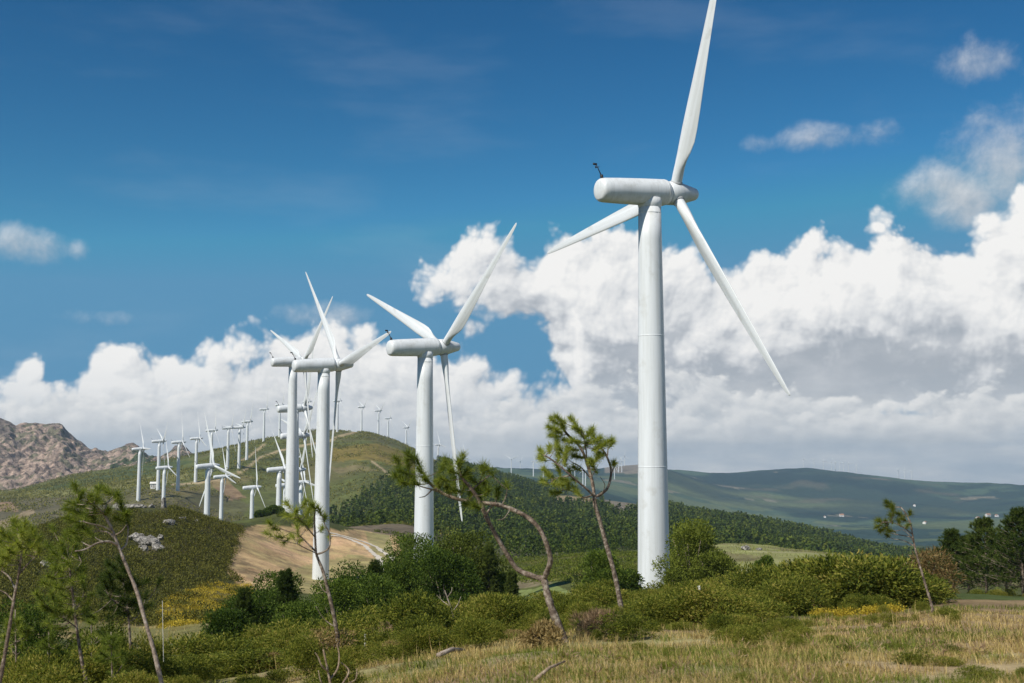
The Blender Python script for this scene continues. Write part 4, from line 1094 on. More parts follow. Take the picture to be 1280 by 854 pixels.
make_pine('loose_pine', 'loose light green pine between the edge pine and the bare leaning trunk', 25,
    [(108, 850, 0), (103, 830, 0), (98, 800, 0), (94, 770, 0), (91, 745, 0), (88, 720, 0), (86, 700, 0)], (8, 3),
    [(3, 1.5, [(93, 762, 0), (101, 752, .2), (105, 740, .2)]), (3, 1.5, [(96, 782, 0), (84, 776, -.2), (72, 768, -.3)]), (3, 1.5, [(90, 740, 0), (78, 730, .2), (66, 722, .3)]), (2.5, 1.5, [(88, 722, 0), (96, 712, .1), (102, 702, .2)])],
    [(70, 690), (78, 684), (86, 692), (94, 686), (100, 696), (66, 702), (76, 710), (86, 706), (98, 712), (64, 722), (58, 730), (74, 732), (90, 728), (104, 730), (66, 748), (82, 746), (98, 752, .8), (58, 760), (72, 766), (88, 768, .8), (104, 766, .7), (62, 780, .8), (80, 786, .7), (94, 676, .8), (112, 745, .7), (82, 672, .8)],
    nl=0.19, n_need=150, tl=0.3, tjit=0.6, seed=6, extra=1)
make_pine('dark_young_pine', 'dense darker young pine directly left of the long bare trunk', 27,
    [(166, 846, 0), (164, 820, 0), (162, 790, 0), (160, 765, 0), (156, 740, 0), (153, 716, 0)], (7, 3),
    [(3, 1.5, [(162, 780, 0), (170, 772, .2), (176, 764, .2)]), (3, 1.5, [(160, 765, 0), (148, 756, -.2), (138, 748, -.3)])],
    [(150, 704), (144, 712), (156, 714), (162, 722), (138, 722), (150, 724), (132, 732), (144, 736), (158, 738), (168, 734), (128, 744), (140, 750), (152, 752), (166, 752), (134, 760), (148, 764), (172, 762), (160, 768, .8), (178, 730, .8), (174, 748, .8), (138, 772, .7)],
    mat='needle_dark', nl=0.2, n_need=170, tl=0.3, tjit=0.6, seed=7, extra=1)
# more young growth at the lower left, each plant on its own
for i, (px, ty, r, lab) in enumerate([(115, 770, 28, 'short bright green pine seedling in front of the loose light green pine'), (20, 762, 29, 'low pine sapling behind the leftmost trunk'), (62, 790, 26, 'pine sapling growing out of the scrub at the lower left'), (140, 790, 24, 'pine sapling at the foot of the dark young pine')]):
    by = project(*[np.array([v]) for v in ground(px, r, 830)])[1][0]
    H_ = by - ty; gg = random.Random(i + 40)
    tf = [(px + gg.uniform(-1, 1) * H_ * .3 * (1.05 - q), ty + (1 - q) * H_ * .7) for q in [gg.random() for _ in range(22)]]
    make_pine('pine_sapling', lab, r, [(px + 1, by, 0), (px, ty + H_ * .5, 0), (px - 1, ty, 0)], (5, 2), [], tf, nl=.18, n_need=110, tl=.25, tjit=.5, seed=60 + i, extra=0, merge=True, group='pine saplings at the lower left')
# the little yellow pine on the right
make_pine('yellow_pine', 'spindly yellowish young pine leaning left in front of the far hills', 33,
    [(1166, 762, 0), (1162, 748, 0), (1156, 728, 0), (1150, 708, 0), (1145, 690, 0), (1142, 676, 0), (1139, 660, 0), (1134, 645, 0), (1126, 634, 0)], (6, 2),
    [(2.5, 1.2, [(1142, 674, 0), (1132, 670, .2), (1120, 668, .3), (1106, 664, .4)]), (2.5, 1, [(1141, 668, 0), (1130, 660, -.2), (1118, 654, -.3), (1104, 652, -.4)]), (2, 1, [(1142, 676, 0), (1140, 660, .2), (1138, 650, .3)]), (2, 1, [(1143, 682, 0), (1130, 676, .2), (1118, 674, .3)]), (2, 1, [(1143, 680, 0), (1136, 668, -.1), (1128, 662, -.2)])],
    [(1112, 630), (1116, 638), (1126, 644), (1138, 642, .8), (1100, 652), (1108, 656), (1114, 648), (1104, 662), (1114, 664, .8), (1124, 654, .8), (1098, 658, .8), (1130, 650, .7), (1134, 658, .6), (1110, 670, .6), (1113, 634, .8)],
    mat='needle_yellow', nl=0.19, n_need=170, tl=0.27, tjit=0.3, seed=8)
# pale dead sapling
make_pine('dead_sapling', 'pale leafless sapling before the large round trees', 34, [(570, 808, 0), (569, 790, 0), (567, 772, 0), (563, 758, 0), (558, 744, 0), (556, 738, 0)], (5, 2),
    [(2, .8, [(565, 764, 0), (572, 756, .1), (576, 746, .2)]), (2, .8, [(563, 758, 0), (554, 752, .1), (546, 744, .2)]), (2, .8, [(560, 748, 0), (564, 740, -.1), (565, 734, -.1)])], [], bark='pale_bark', seed=9, cat='dead tree')
# bleached dead branches under the slim pine
make_pine('dead_brushwood', 'bleached dead branches sticking up at the foot of the slim pine', 15,
    [(416, 872, 0), (412, 850, 0), (408, 830, 0), (404, 812, 0)], (6, 3),
    [(4, 2, [(412, 850, 0), (422, 836, .1), (424, 818, .2), (421, 806, .2)]), (4, 1.5, [(410, 842, 0), (402, 832, -.1), (398, 822, -.1), (394, 816, -.1)]), (4, 2, [(418, 872, .1), (430, 852, .1), (436, 838, .2), (426, 828, .2)]), (3.5, 1.5, [(408, 872, -.1), (402, 854, -.2), (398, 838, -.2)]), (3, 1.5, [(440, 872, .1), (444, 850, .1), (446, 836, .1)])],
    [], bark='dead', seed=10, cat='dead branches')

# --------- dark pines at the right edge
def dense_pine(px, ty, r, w, label, seed, group='dark pines at the right edge'):
    w = w * (1.5 if r > 60 and px > 1100 else 1.15)
    b = ground(px, r, 735); h = at(px, ty, r).z - b.z
    root = empty('dark_pine', b, label, 'pine tree', group)
    g = np.random.default_rng(seed); VF = []; mb = MB(); bm_ = MB()
    mb.tube([(0, 0, -.2), (0.03, 0, h * .5), (0, 0, h * .96)], [h * .022, h * .014, h * .004], 7)
    nb = 150; sz = min(1.15, h / 4.2)
    for k in range(nb):
        t = 0.10 + 0.88 * (k / nb) ** 0.9; a = k * 2.399 + g.uniform(-.4, .4)
        ln = w / 2 * (1.02 - t) ** 1.1 * g.uniform(.45, 1.3) + .05 * sz
        p0 = np.array([0, 0, t * h]); d = np.array([math.cos(a), math.sin(a), g.uniform(.1, .55)])
        p1 = p0 + d * ln
        bm_.tube([p0, p1], [.018, .006], 4)
        for s in np.linspace(.35, 1, 4):
            dd = d + g.normal(size=3) * .5; dd[2] += .35
            VF.append(tuft(p0 + d * ln * s, dd, .28 * sz, .19 * sz, 60, g, .024 * sz))
    for q in (.86, .91, .96): VF.append(tuft(np.array([0, 0, h * q]), np.array([0, 0, 1.]), .3 * sz, .16 * sz, 60, g, .02 * sz))
    mb.build('trunk', M['bark'], root); bm_.build('branch', M['bark'], root)
    V, Fq = joinVF(VF); mesh_np('crown', V, [Fq], M['needle_dark'], root)
dense_pine(1192, 664, 78, 3.6, 'short broad dark pine, leftmost of the right edge group', 1)
dense_pine(1233, 650, 76, 3.8, 'tall pointed dark pine in the middle of the right edge group', 2)
dense_pine(1279, 638, 72, 4.4, 'tallest dark pine cut by the right picture edge', 3)
dense_pine(1211, 672, 84, 3.2, 'low dark pine squeezed behind the two left pines of the right edge group', 4)
dense_pine(1258, 668, 84, 3.4, 'low dark pine behind and between the two tallest right edge pines', 5)

for a in ((611, 684, 92, 1.7, 'narrow dark young pine at the right side of the olive tree', 21), (357, 716, 56, 1.5, 'narrow pointed young pine among the bushes left of the slim pine', 22),
          (468, 704, 72, 1.5, 'narrow dark young pine in front of the dirt track bend', 23), (305, 738, 52, 1.3, 'small pointed pine at the right edge of the yellow gorse', 24), (640, 716, 88, 1.4, 'small pointed pine inside the loop of the twisted pine', 25)):
    dense_pine(*a, group='young pines among the bushes')
# ------------------------------------------------------------------ foreground grass and flowers
def grass_object(name, mat, n, label, r0, r1, hmin, hmax, wmin, wmax, sel, seed):
    g = np.random.default_rng(seed)
    px = g.uniform(-60, 1340, n); r = np.exp(g.uniform(math.log(r0), math.log(r1), n))
    az = np.arctan((px - CX) / F); X = np.sin(az) * r; Y = np.cos(az) * r
    X = X + g.normal(0, .03, n); Y = Y + g.normal(0, .03, n)
    k = sel(px, r, X, Y); X, Y, r, px = X[k], Y[k], r[k], px[k]; n = len(X)
    Z = terrain(X, Y) - .02
    cl = 0.6 + 0.9 * np.clip(fbm(X / 1.3, Y / 1.3, 3, seed + 2) + .5, 0, 1)
    h = g.uniform(hmin, hmax, n) * cl; w = g.uniform(wmin, wmax, n) * np.clip(r / 14, .8, 1.9)
    a = g.uniform(0, 6.283, n); lean = g.uniform(.1, .8, n)
    D = np.stack([np.cos(a) * lean - 0.15, np.sin(a) * lean, np.ones(n)], 1); D /= np.linalg.norm(D, axis=1)[:, None]
    D2 = D + np.stack([np.cos(a) * .6, np.sin(a) * .6, -.45 * np.ones(n)], 1) * lean[:, None]; D2 /= np.linalg.norm(D2, axis=1)[:, None]
    b = a + g.uniform(1, 2, n); S = np.stack([np.cos(b), np.sin(b), np.zeros(n)], 1) * (w / 2)[:, None]
    P = np.stack([X, Y, Z], 1); Mi = P + D * (h * .55)[:, None]; T = Mi + D2 * (h * .5)[:, None]
    V = np.stack([P - S, P + S, Mi + S * .8, Mi - S * .8, T], 1).reshape(-1, 3)
    i0 = np.arange(n)[:, None] * 5
    o = mesh_np(name, V, [i0 + np.array([[0, 1, 2, 3]]), i0 + np.array([[3, 2, 4]])], mat); tag(o, label, 'grass', kind='stuff'); return o
grass_object('dry_grass', M['grass'], 230000, 'dry straw coloured grass of the near meadow', 6.5, 42, .04, .17, .004, .0085,
             lambda px, r, X, Y: (r < 24 + 11 * sstep(560, 1150, px) + 6 * fbm(X / 4, Y / 4, 2, 19)) & (fbm(X / 1.1, Y / 1.1, 3, 23) > -.16), 1)
grass_object('green_grass', M['grass_green'], 150000, 'green tufts of grass scattered over the near meadow', 6.5, 46, .05, .17, .005, .010,
             lambda px, r, X, Y: (r < 27 + 14 * sstep(500, 1100, px)) & (fbm(X / 2.6, Y / 2.6, 3, 25) > -.02), 2)
grass_object('tall_dry_grass', M['grass'], 9000, 'taller dry grass stalks in clumps on the near meadow', 7, 40, .18, .42, .003, .006,
             lambda px, r, X, Y: (fbm(X / 1.7, Y / 1.7, 3, 37) > .22) & (r < 36), 6)
grass_object('clearing_grass', M['grass'], 26000, 'dry grass on the small slope behind the left pines', 40, 130, .2, .45, .012, .024,
             lambda px, r, X, Y: (px < 340), 3)
grass_object('ridge_grass', M['grass_green'], 26000, 'pale grass on the ridge right of the largest turbine', 150, 270, .2, .5, .02, .04,
             lambda px, r, X, Y: (px > 870) & (fbm(X / 9, Y / 9, 3, 29) > -.1), 4)
def wildflowers():
    parts = []; g = np.random.default_rng(12)
    for (px, r) in [(931, 9.3), (602, 10.5), (641, 10.0), (846, 10.6), (1000, 11.5), (1012, 12.5), (700, 11.0), (1180, 11.8), (1110, 9.6), (1060, 13), (880, 13.5), (560, 12), (760, 12.2), (1243, 10.2), (540, 14), (655, 15)]:
        p = np.array(ground(px, r, 840)); h = g.uniform(.15, .24)
        parts.append(leaf_quads(np.repeat((p + [0, 0, h])[None], 14, 0), rand_dir(14, .5), .026, .014))
    V, Fq = joinVF(parts); o = mesh_np('wildflowers', V, [Fq], M['flower']); tag(o, 'tiny yellow wildflowers dotted through the near grass', 'wildflowers', kind='stuff')
wildflowers()

# ------------------------------------------------------------------ small things
def boulder_mesh(name, size, seed, label, px, r, py, cat='boulder', group=None, sink=0.25):
    import bmesh
    g = random.Random(seed)
    bm = bmesh.new(); bmesh.ops.create_icosphere(bm, subdivisions=4, radius=1)
    planes = [(Vector((g.gauss(0, 1), g.gauss(0, 1), g.gauss(.3, .8))).normalized(), g.uniform(.55, .85)) for _ in range(11)]
    for v in bm.verts:
        d = v.co.normalized(); rr = 1.0
        for n_, k in planes:
            q = d.dot(n_)
            if q > .05: rr = min(rr, k / q)
        rr *= 1 + .26 * float(fbm(np.array([d.x * 3 + seed + d.z]), np.array([d.y * 3 + d.z * 2]), 3, seed)[0])
        v.co = Vector((d.x * rr * size[0], d.y * rr * size[1], d.z * rr * size[2]))
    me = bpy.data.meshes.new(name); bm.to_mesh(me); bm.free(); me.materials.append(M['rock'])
    o = bpy.data.objects.new(name, me); p = ground(px, r, py); o.location = p + Vector((0, 0, size[2] * (1 - sink) * .6)); o.rotation_euler = (0, 0, g.uniform(0, 6))
    link(o); tag(o, label, cat, group); return o
def r_at(px, py, r0, r1):
    rs = np.linspace(r0, r1, 300); d = ray(px, 640); hh = math.hypot(d[0], d[1]); X, Y = d[0] / hh * rs, d[1] / hh * rs
    q = project(X, Y, terrain(X, Y))[1]; return rs[int(np.argmin(np.abs(q - py)))]
ROCKS = [
 (148, 634, 1.3, 'long pale rock slab at the left end of the knoll top outcrop'), (158, 632, 1.0, 'second pale rock from the left on the knoll top'), (168, 631, .9, 'middle pale rock of the knoll top outcrop'),
 (190, 633, .9, 'pale boulder at the foot of the knoll top standing stone'), (182, 634, .5, 'smallest pale stone of the knoll top outcrop'),
 (171, 676, 1.1, 'smooth pale boulder at the left of the knoll side cluster'), (182, 680, 1.2, 'dark cracked boulder in the middle of the knoll side cluster'), (193, 682, 1.3, 'largest boulder of the knoll side cluster'),
 (200, 675, .9, 'pale boulder at the right end of the knoll side cluster'), (181, 688, .7, 'low front stone of the knoll side cluster'),
 (213, 655, 1.0, 'lone white boulder halfway up the knoll right of the cluster'), (229, 650, .7, 'small stone right of the lone white boulder'), (246, 652, .5, 'tiny pale stone furthest right on the knoll'),
 (176, 673, .8, 'upright pale stone behind the smooth boulder of the knoll side cluster'), (188, 676, .9, 'tilted stone at the back of the knoll side cluster'), (197, 687, .7, 'dark split stone at the front right of the knoll side cluster'), (176, 686, .6, 'small dark stone at the front left of the knoll side cluster'),
 (57, 708, .8, 'pale boulder in the heather behind the left pines'), (88, 706, .6, 'grey stone in the heather right of the pale boulder behind the left pines'),
]
for i, (px, py, s, lab) in enumerate(ROCKS):
    r = r_at(px, py, 150, 268); gg = random.Random(i)
    s *= gg.uniform(.75, 1.6); boulder_mesh('boulder', (s * gg.uniform(.9, 1.4), s * gg.uniform(.8, 1.1), s * gg.uniform(.6, .85)), 20 + i, lab, px, r, py, 'boulder', 'boulders on the heath knoll')
boulder_mesh('standing_stone', (.7, .6, 1.6), 77, 'upright standing stone on the knoll top', 205, r_at(205, 633, 200, 266), 633, 'boulder', 'boulders on the heath knoll', .1)
for i, (px, r, s, lab) in enumerate([(932, 205, .8, 'grey stone at the left end of the pale grassy ridge'), (948, 208, .6, 'small stone in the dip of the pale grassy ridge'), (1098, 212, .5, 'white stone on the right part of the pale grassy ridge')]):
    boulder_mesh('ridge_stone', (s * 1.3, s, s * .7), 120 + i, lab, px, r, 685, 'stone', 'stones on the grassy ridge')
def post(name, px, py_top, py_bot, r, w, label, cat, mat='post', lean=0.0):
    b = at(px, py_bot, r); b.z = gz(b.x, b.y); t = at(px + lean, py_top, r)
    m = MB(); m.tube([(0, 0, -.2), (0, 0, 0), Vector((t.x - b.x, t.y - b.y, max(.3, t.z - b.z))), Vector((t.x - b.x, t.y - b.y, max(.3, t.z - b.z) + .02))], [w, w, w * .95, w * .6], 8)
    o = m.build(name, M[mat], loc=b); tag(o, label, cat); return o
post('marker_post', 874, 733, 752, 40, .05, 'short white marker post in the gorse below the olive tree', 'post')
post('stone_post', 992.5, 726, 738, 52, .09, 'pale stone post on top of the gorse hedge', 'post', lean=-2)
post('wooden_stake', 457, 794, 802, 30, .035, 'small white stake in the scrub right of the slim pine', 'post')
post('thin_pole', 206, 752, 826, 31, .007, 'very thin pale pole standing beside the long bare pine trunk', 'pole', lean=-3)
lg = MB(); pA = ground(548, 21, 825); pB = ground(580, 22, 815)
lg.tube([Vector((0, 0, .06)), (pB - pA) * .5 + Vector((0, .1, .10)), (pB - pA) + Vector((0, 0, .07))], [.045, .04, .025], 8)
tag(lg.build('fallen_branch', M['pale_bark'], loc=pA), 'pale fallen branch lying at the grass edge before the scrub', 'branch')
lg = MB(); pA = ground(668, 14, 845); pB = ground(706, 14.6, 835)
lg.tube([Vector((0, 0, .05)), (pB - pA) * .5 + Vector((0, .1, .12)), (pB - pA) + Vector((0, 0, .16))], [.022, .02, .012], 8)
tag(lg.build('dry_branch', M['dead'], loc=pA), 'dry brown branch in the grass below the twisted pine', 'branch')
def house(px, py, r0, r1, w, d, h, label, name='house', rz=0.3, roofm='tile', group=None, base_r=None):
    r = base_r or r_at(px, py, r0, r1); b = ground(px, r, py)
    root = empty(name, b, label, 'house' if name == 'house' else 'hut', group, rz)
    m = MB(); m.box((0, 0, h / 2 - .5), (w, d, h + 1)); 
    m.add([(-w / 2, -d / 2, h), (-w / 2, d / 2, h), (-w / 2, 0, h + d * .28), (w / 2, -d / 2, h), (w / 2, d / 2, h), (w / 2, 0, h + d * .28)], [(0, 2, 1), (3, 4, 5)])
    m.build('wall', M['plaster'], root, smooth=False)
    q = MB(); e = .5
    for s in (-1, 1):
        V = []
        for z in (0.0, .25):
            V += [(-w / 2 - e, s * (d / 2 + e), h - e * .5 + z + .02), (w / 2 + e, s * (d / 2 + e), h - e * .5 + z + .02), (w / 2 + e, 0, h + d * .28 + z + .02), (-w / 2 - e, 0, h + d * .28 + z + .02)]
        q.add(V, [(0, 1, 2, 3), (4, 5, 6, 7), (0, 1, 5, 4), (1, 2, 6, 5), (2, 3, 7, 6), (3, 0, 4, 7)])
    q.build('roof', M[roofm], root, smooth=False)
    for k in (-1, 0, 1):
        b_ = MB(); b_.box((k * w * .3, -d / 2 - .02, h * .5), (w * .1, .06, h * .35) if k else (w * .1, .06, h * .7)); b_.build('window' if k else 'door', M['black'], root, smooth=False)
house(191.6, 611, 950, 1150, 4.5, 4, 4.2, 'tiny white hut beside a turbine on the left slope', 'hut', .2, 'plaster')
for i, (px, py, r0, r1, s, lab) in enumerate([
  (1052, 646, 2700, 4300, 1.5, 'white house alone in the dark part of the far valley'), (1235, 646, 2700, 4300, 1.7, 'white house with orange roof on the pale valley ridge at the right'),
  (1222, 649, 2600, 4200, 1.2, 'small house just left of the orange roofed house'), (1156, 655, 2500, 4000, 1.2, 'small white house in the valley behind the yellow pine'), (1143, 633, 3500, 4700, 1.2, 'tiny pale house above the yellow pine on the far slope'),
  (1031, 647, 2700, 4300, .9, 'tiny house left of the white house in the dark far valley'), (1246, 646, 2700, 4300, 1.2, 'small house just right of the orange roofed house')]):
    house(px, py, r0, r1, 8 * s, 7 * s, 4 * s, lab, 'house', .3 * i, 'tile', 'houses in the far valley')

# ------------------------------------------------------------------ dirt track across the clearing
def track():
    path = [(474, 752, 200), (484, 732, 214), (489, 718, 227), (487, 706, 240), (479, 695, 254), (467, 686, 269), (451, 678, 286), (430, 671, 308), (405, 667, 322)]
    C = smooth_path([ground(p[0], r_at(p[0], p[1], 195, 330), p[1]) for p in path], 14)
    V, Fq, VG, FG = [], [], [], []
    for i, p in enumerate(C):
        t = (C[min(i + 1, len(C) - 1)] - C[max(i - 1, 0)]); t.z = 0; t.normalize(); s = Vector((t.y, -t.x, 0))
        for o in (-2.2, -1.75, -1.3, -.85, .85, 1.3, 1.75, 2.2):
            q = p + s * (o + .22 * random.uniform(-1, 1) * (abs(o) in (2.2, .85))); V.append((q.x, q.y, gz(q.x, q.y) + .10))
    for i in range(len(C) - 1):
        for k in (0, 1, 2, 4, 5, 6):
            a = i * 8 + k; Fq.append((a, a + 1, a + 9, a + 8))
    o = mesh_np('dirt_track', V, [Fq], flat_mat('pale_gravel', (0.60, 0.545, 0.46), .95, .3, 1.2), smooth=True); tag(o, kind='structure')
track()

# ------------------------------------------------------------------ camera, sun, sky, haze
cam = bpy.data.cameras.new('camera'); co = bpy.data.objects.new('camera', cam); link(co)
co.location = (0, 0, EYE); co.rotation_euler = (math.pi / 2 + PITCH, 0, 0)
cam.sensor_width = 36; cam.lens = F / 1280 * 36; cam.clip_start = .1; cam.clip_end = 40000
cam.dof.use_dof = True; cam.dof.focus_distance = 140; cam.dof.aperture_fstop = 2.8
scene.camera = co

SUN_EL, SUN_AZ = math.radians(46), math.radians(180 + 43)     # azimuth clockwise from the view direction: behind, to the left
sd = Vector((math.sin(SUN_AZ) * math.cos(SUN_EL), math.cos(SUN_AZ) * math.cos(SUN_EL), math.sin(SUN_EL)))
sl = bpy.data.lights.new('sun', 'SUN'); so = bpy.data.objects.new('sun', sl); link(so)
sl.energy = 5.0; sl.angle = math.radians(.53); sl.color = (1.0, .94, .83)
so.rotation_euler = sd.to_track_quat('Z', 'Y').to_euler(); so.location = sd * 100

world = bpy.data.worlds.new('World'); scene.world = world; world.use_nodes = True
def azel(px, py):
    d = ray(px, py); return math.atan2(d[0], d[1]), math.atan2(d[2], math.hypot(d[0], d[1]))
def build_world():
    nt = world.node_tree; nt.nodes.clear()
    out = nt.nodes.new('ShaderNodeOutputWorld'); bg = N(nt, 'Background'); bg.inputs[1].default_value = 0.1
    nt.links.new(bg.outputs[0], out.inputs[0])
    sk = N(nt, 'TexSky', sky_type='NISHITA'); sk.sun_disc = False; sk.sun_elevation = SUN_EL; sk.sun_rotation = SUN_AZ
    sk.altitude = 500; sk.air_density = 1.0; sk.dust_density = 0.4; sk.ozone_density = 2.5
    hs = N(nt, 'HueSaturation'); hs.inputs['Saturation'].default_value = 1.25; hs.inputs['Value'].default_value = 0.62
    nt.links.new(sk.outputs[0], hs.inputs['Color'])
    sc_ = mix_rgb(nt, 1.0, hs.outputs[0], (.1, .1, .1), 'MULTIPLY')
    gm = N(nt, 'Gamma'); gm.inputs[1].default_value = 1.5; nt.links.new(sc_, gm.inputs[0])
    sky_c = N(nt, 'VectorMath', operation='MULTIPLY'); nt.links.new(gm.outputs[0], sky_c.inputs[0]); sky_c.inputs[1].default_value = (23.2, 31, 24)
    tc = N(nt, 'TexCoord'); sp = N(nt, 'SeparateXYZ'); nt.links.new(tc.outputs['Generated'], sp.inputs[0])
    az = math_n(nt, 'ARCTAN2', sp.outputs[0], sp.outputs[1]); el = math_n(nt, 'ARCSINE', sp.outputs[2])
    cb = N(nt, 'CombineXYZ'); nt.links.new(az, cb.inputs[0]); nt.links.new(el, cb.inputs[1])
    # ---- node group: cloud density at (azimuth, elevation)
    g = bpy.data.node_groups.new('cloud_density', 'ShaderNodeTree')
    g.interface.new_socket('P', in_out='INPUT', socket_type='NodeSocketVector')
    g.interface.new_socket('Density', in_out='OUTPUT', socket_type='NodeSocketFloat')
    g.interface.new_socket('Thin', in_out='OUTPUT', socket_type='NodeSocketFloat')
    gi = g.nodes.new('NodeGroupInput'); go = g.nodes.new('NodeGroupOutput')
    P = gi.outputs[0]
    wn = noise_t(g, 7, 3, .5, P, noise_dimensions='2D'); 
    wv = N(g, 'VectorMath', operation='MULTIPLY_ADD'); g.links.new(wn.outputs['Color'], wv.inputs[0]); wv.inputs[1].default_value = (.035, .035, 0); wv.inputs[2].default_value = (0, 0, 0)
    pw = N(g, 'VectorMath', operation='ADD'); g.links.new(P, pw.inputs[0]); g.links.new(wv.outputs[0], pw.inputs[1])
    n1 = noise_t(g, 11, 11, .52, pw.outputs[0], noise_dimensions='2D')
    v = N(g, 'TexVoronoi', feature='SMOOTH_F1', voronoi_dimensions='2D'); v.inputs['Scale'].default_value = 26; v.inputs['Detail'].default_value = 3; v.inputs['Roughness'].default_value = .55; v.inputs['Smoothness'].default_value = .35
    g.links.new(pw.outputs[0], v.inputs['Vector'])
    e = math_n(g, 'ADD', math_n(g, 'MULTIPLY', math_n(g, 'SUBTRACT', n1.outputs['Fac'], .49), .062), math_n(g, 'MULTIPLY', math_n(g, 'SUBTRACT', .48, v.outputs['Distance']), .030))
    gs = N(g, 'SeparateXYZ'); g.links.new(P, gs.inputs[0]); A, E_ = gs.outputs[0], gs.outputs[1]
    def curve(pts):
        c = N(g, 'FloatCurve'); cv = c.mapping.curves[0]
        q = sorted((azel(*p) for p in pts)); q = [((a + .5), el_ * 2) for a, el_ in q]
        q = [(0.0, q[0][1])] + q + [(1.0, q[-1][1])]
        while len(cv.points) < len(q): cv.points.new(.5, .5)
        for pt, (x_, y_) in zip(cv.points, q): pt.location = (min(1, max(0, x_)), min(1, max(0, y_))); pt.handle_type = 'AUTO_CLAMPED'
        c.mapping.update()
        g.links.new(math_n(g, 'ADD', A, .5, clamp=True), c.inputs['Value'])
        return math_n(g, 'MULTIPLY', c.outputs[0], .5)
    top1 = curve([(440, 480), (470, 400), (485, 345), (520, 320), (570, 305), (605, 280), (635, 280), (655, 295), (690, 262), (720, 252), (760, 270), (800, 285), (850, 305), (890, 305), (930, 310), (960, 295), (1000, 282), (1050, 275), (1100, 263), (1140, 275), (1180, 290), (1205, 280), (1228, 268), (1250, 260), (1275, 240), (1300, 225)])
    bot1 = curve([(440, 352), (485, 364), (520, 388), (560, 404), (610, 420), (650, 434), (680, 450), (700, 470), (715, 510), (735, 570), (760, 610), (1300, 620)])
    top2 = curve([(-60, 448), (0, 456), (25, 436), (45, 430), (56, 458), (66, 476), (85, 474), (110, 446), (125, 424), (150, 410), (175, 410), (200, 416), (240, 418), (290, 409), (330, 410), (400, 406), (450, 398), (490, 398), (525, 408), (560, 420), (600, 443), (640, 449), (670, 454), (700, 461), (725, 464), (750, 462), (800, 462), (1300, 462)])
    d1 = math_n(g, 'MINIMUM', math_n(g, 'SUBTRACT', top1, E_), math_n(g, 'SUBTRACT', E_, bot1))
    d2 = math_n(g, 'SUBTRACT', top2, E_)
    d3 = math_n(g, 'SUBTRACT', azel(640, 488)[1], E_)
    big = math_n(g, 'SMOOTH_MAX', math_n(g, 'ADD', math_n(g, 'SMOOTH_MAX', d1, d2, .004), e), math_n(g, 'ADD', d3, math_n(g, 'MULTIPLY', e, .45)), .004)
    # small clouds: soft ellipses
    def blob(px, py, sx, sy, k=1.0):
        a0, e0 = azel(px, py)
        dx = math_n(g, 'MULTIPLY', math_n(g, 'SUBTRACT', A, a0), F / sx); dy = math_n(g, 'MULTIPLY', math_n(g, 'SUBTRACT', E_, e0), F / sy)
        q = math_n(g, 'ADD', math_n(g, 'MULTIPLY', dx, dx), math_n(g, 'MULTIPLY', dy, dy))
        return math_n(g, 'MULTIPLY', math_n(g, 'SUBTRACT', 1.0, q), k)
    thin = None
    for b in [(20, 308, 62, 26, 1.0), (95, 398, 62, 13, .7), (98, 313, 14, 14, .6), (405, 392, 52, 20, .8), (1015, 170, 48, 20, .7), (1112, 168, 44, 20, .6), (1218, 80, 70, 32, .8), (1245, 190, 66, 76, 1.3), (1195, 238, 76, 44, 1.3), (1290, 160, 45, 90, 1.0), (950, 178, 22, 12, .5), (690, 312, 1, 1, .1)]:
        q = blob(*b); thin = q if thin is None else math_n(g, 'SMOOTH_MAX', thin, q, .15)
    n2 = noise_t(g, 12, 9, .62, pw.outputs[0], noise_dimensions='2D')
    thin = math_n(g, 'ADD', thin, math_n(g, 'MULTIPLY', math_n(g, 'SUBTRACT', n2.outputs['Fac'], .51), 4.0))
    g.links.new(big, go.inputs[0]); g.links.new(thin, go.inputs[1])
    def dens(vec):
        n = nt.nodes.new('ShaderNodeGroup'); n.node_tree = g; nt.links.new(vec, n.inputs[0]); return n.outputs[0], n.outputs[1]
    d0, t0 = dens(cb.outputs[0])
    def off(x_, y_):
        o = N(nt, 'VectorMath', operation='ADD'); nt.links.new(cb.outputs[0], o.inputs[0]); o.inputs[1].default_value = (x_, y_, 0); return o.outputs[0]
    dS, tS = dens(off(-.0060, .0085)); dB, tB = dens(off(-.020, .034)); dF, tF = dens(off(-.0014, .0021))
    def smooth(v_, a, b):
        m = N(nt, 'MapRange', interpolation_type='SMOOTHSTEP'); nt.links.new(v_, m.inputs[0]); m.inputs[1].default_value = a; m.inputs[2].default_value = b; return m.outputs[0]
    mask = smooth(d0, -.004, .0125)
    lit1 = math_n(nt, 'SUBTRACT', d0, dS); lit2 = math_n(nt, 'SUBTRACT', d0, dB)
    L = math_n(nt, 'ADD', math_n(nt, 'MULTIPLY', lit1, 15.0), math_n(nt, 'MULTIPLY', lit2, 8.0))
    L = math_n(nt, 'ADD', L, math_n(nt, 'MULTIPLY', math_n(nt, 'SUBTRACT', d0, dF), 12.0))
    deep = smooth(d0, .015, .13)
    gv = N(nt, 'VectorMath', operation='MULTIPLY'); nt.links.new(cb.outputs[0], gv.inputs[0]); gv.inputs[1].default_value = (1, 1.9, 1)
    gn = noise_t(nt, 9, 7, .6, gv.outputs[0], noise_dimensions='2D')
    grey = math_n(nt, 'MULTIPLY', smooth(d0, .008, .05), smooth(gn.outputs['Fac'], .40, .72))
    L = math_n(nt, 'ADD', L, math_n(nt, 'SUBTRACT', .40, math_n(nt, 'ADD', math_n(nt, 'MULTIPLY', deep, .20), math_n(nt, 'MULTIPLY', grey, .30))))
    fn = noise_t(nt, 19, 8, .6, gv.outputs[0], noise_dimensions='2D')
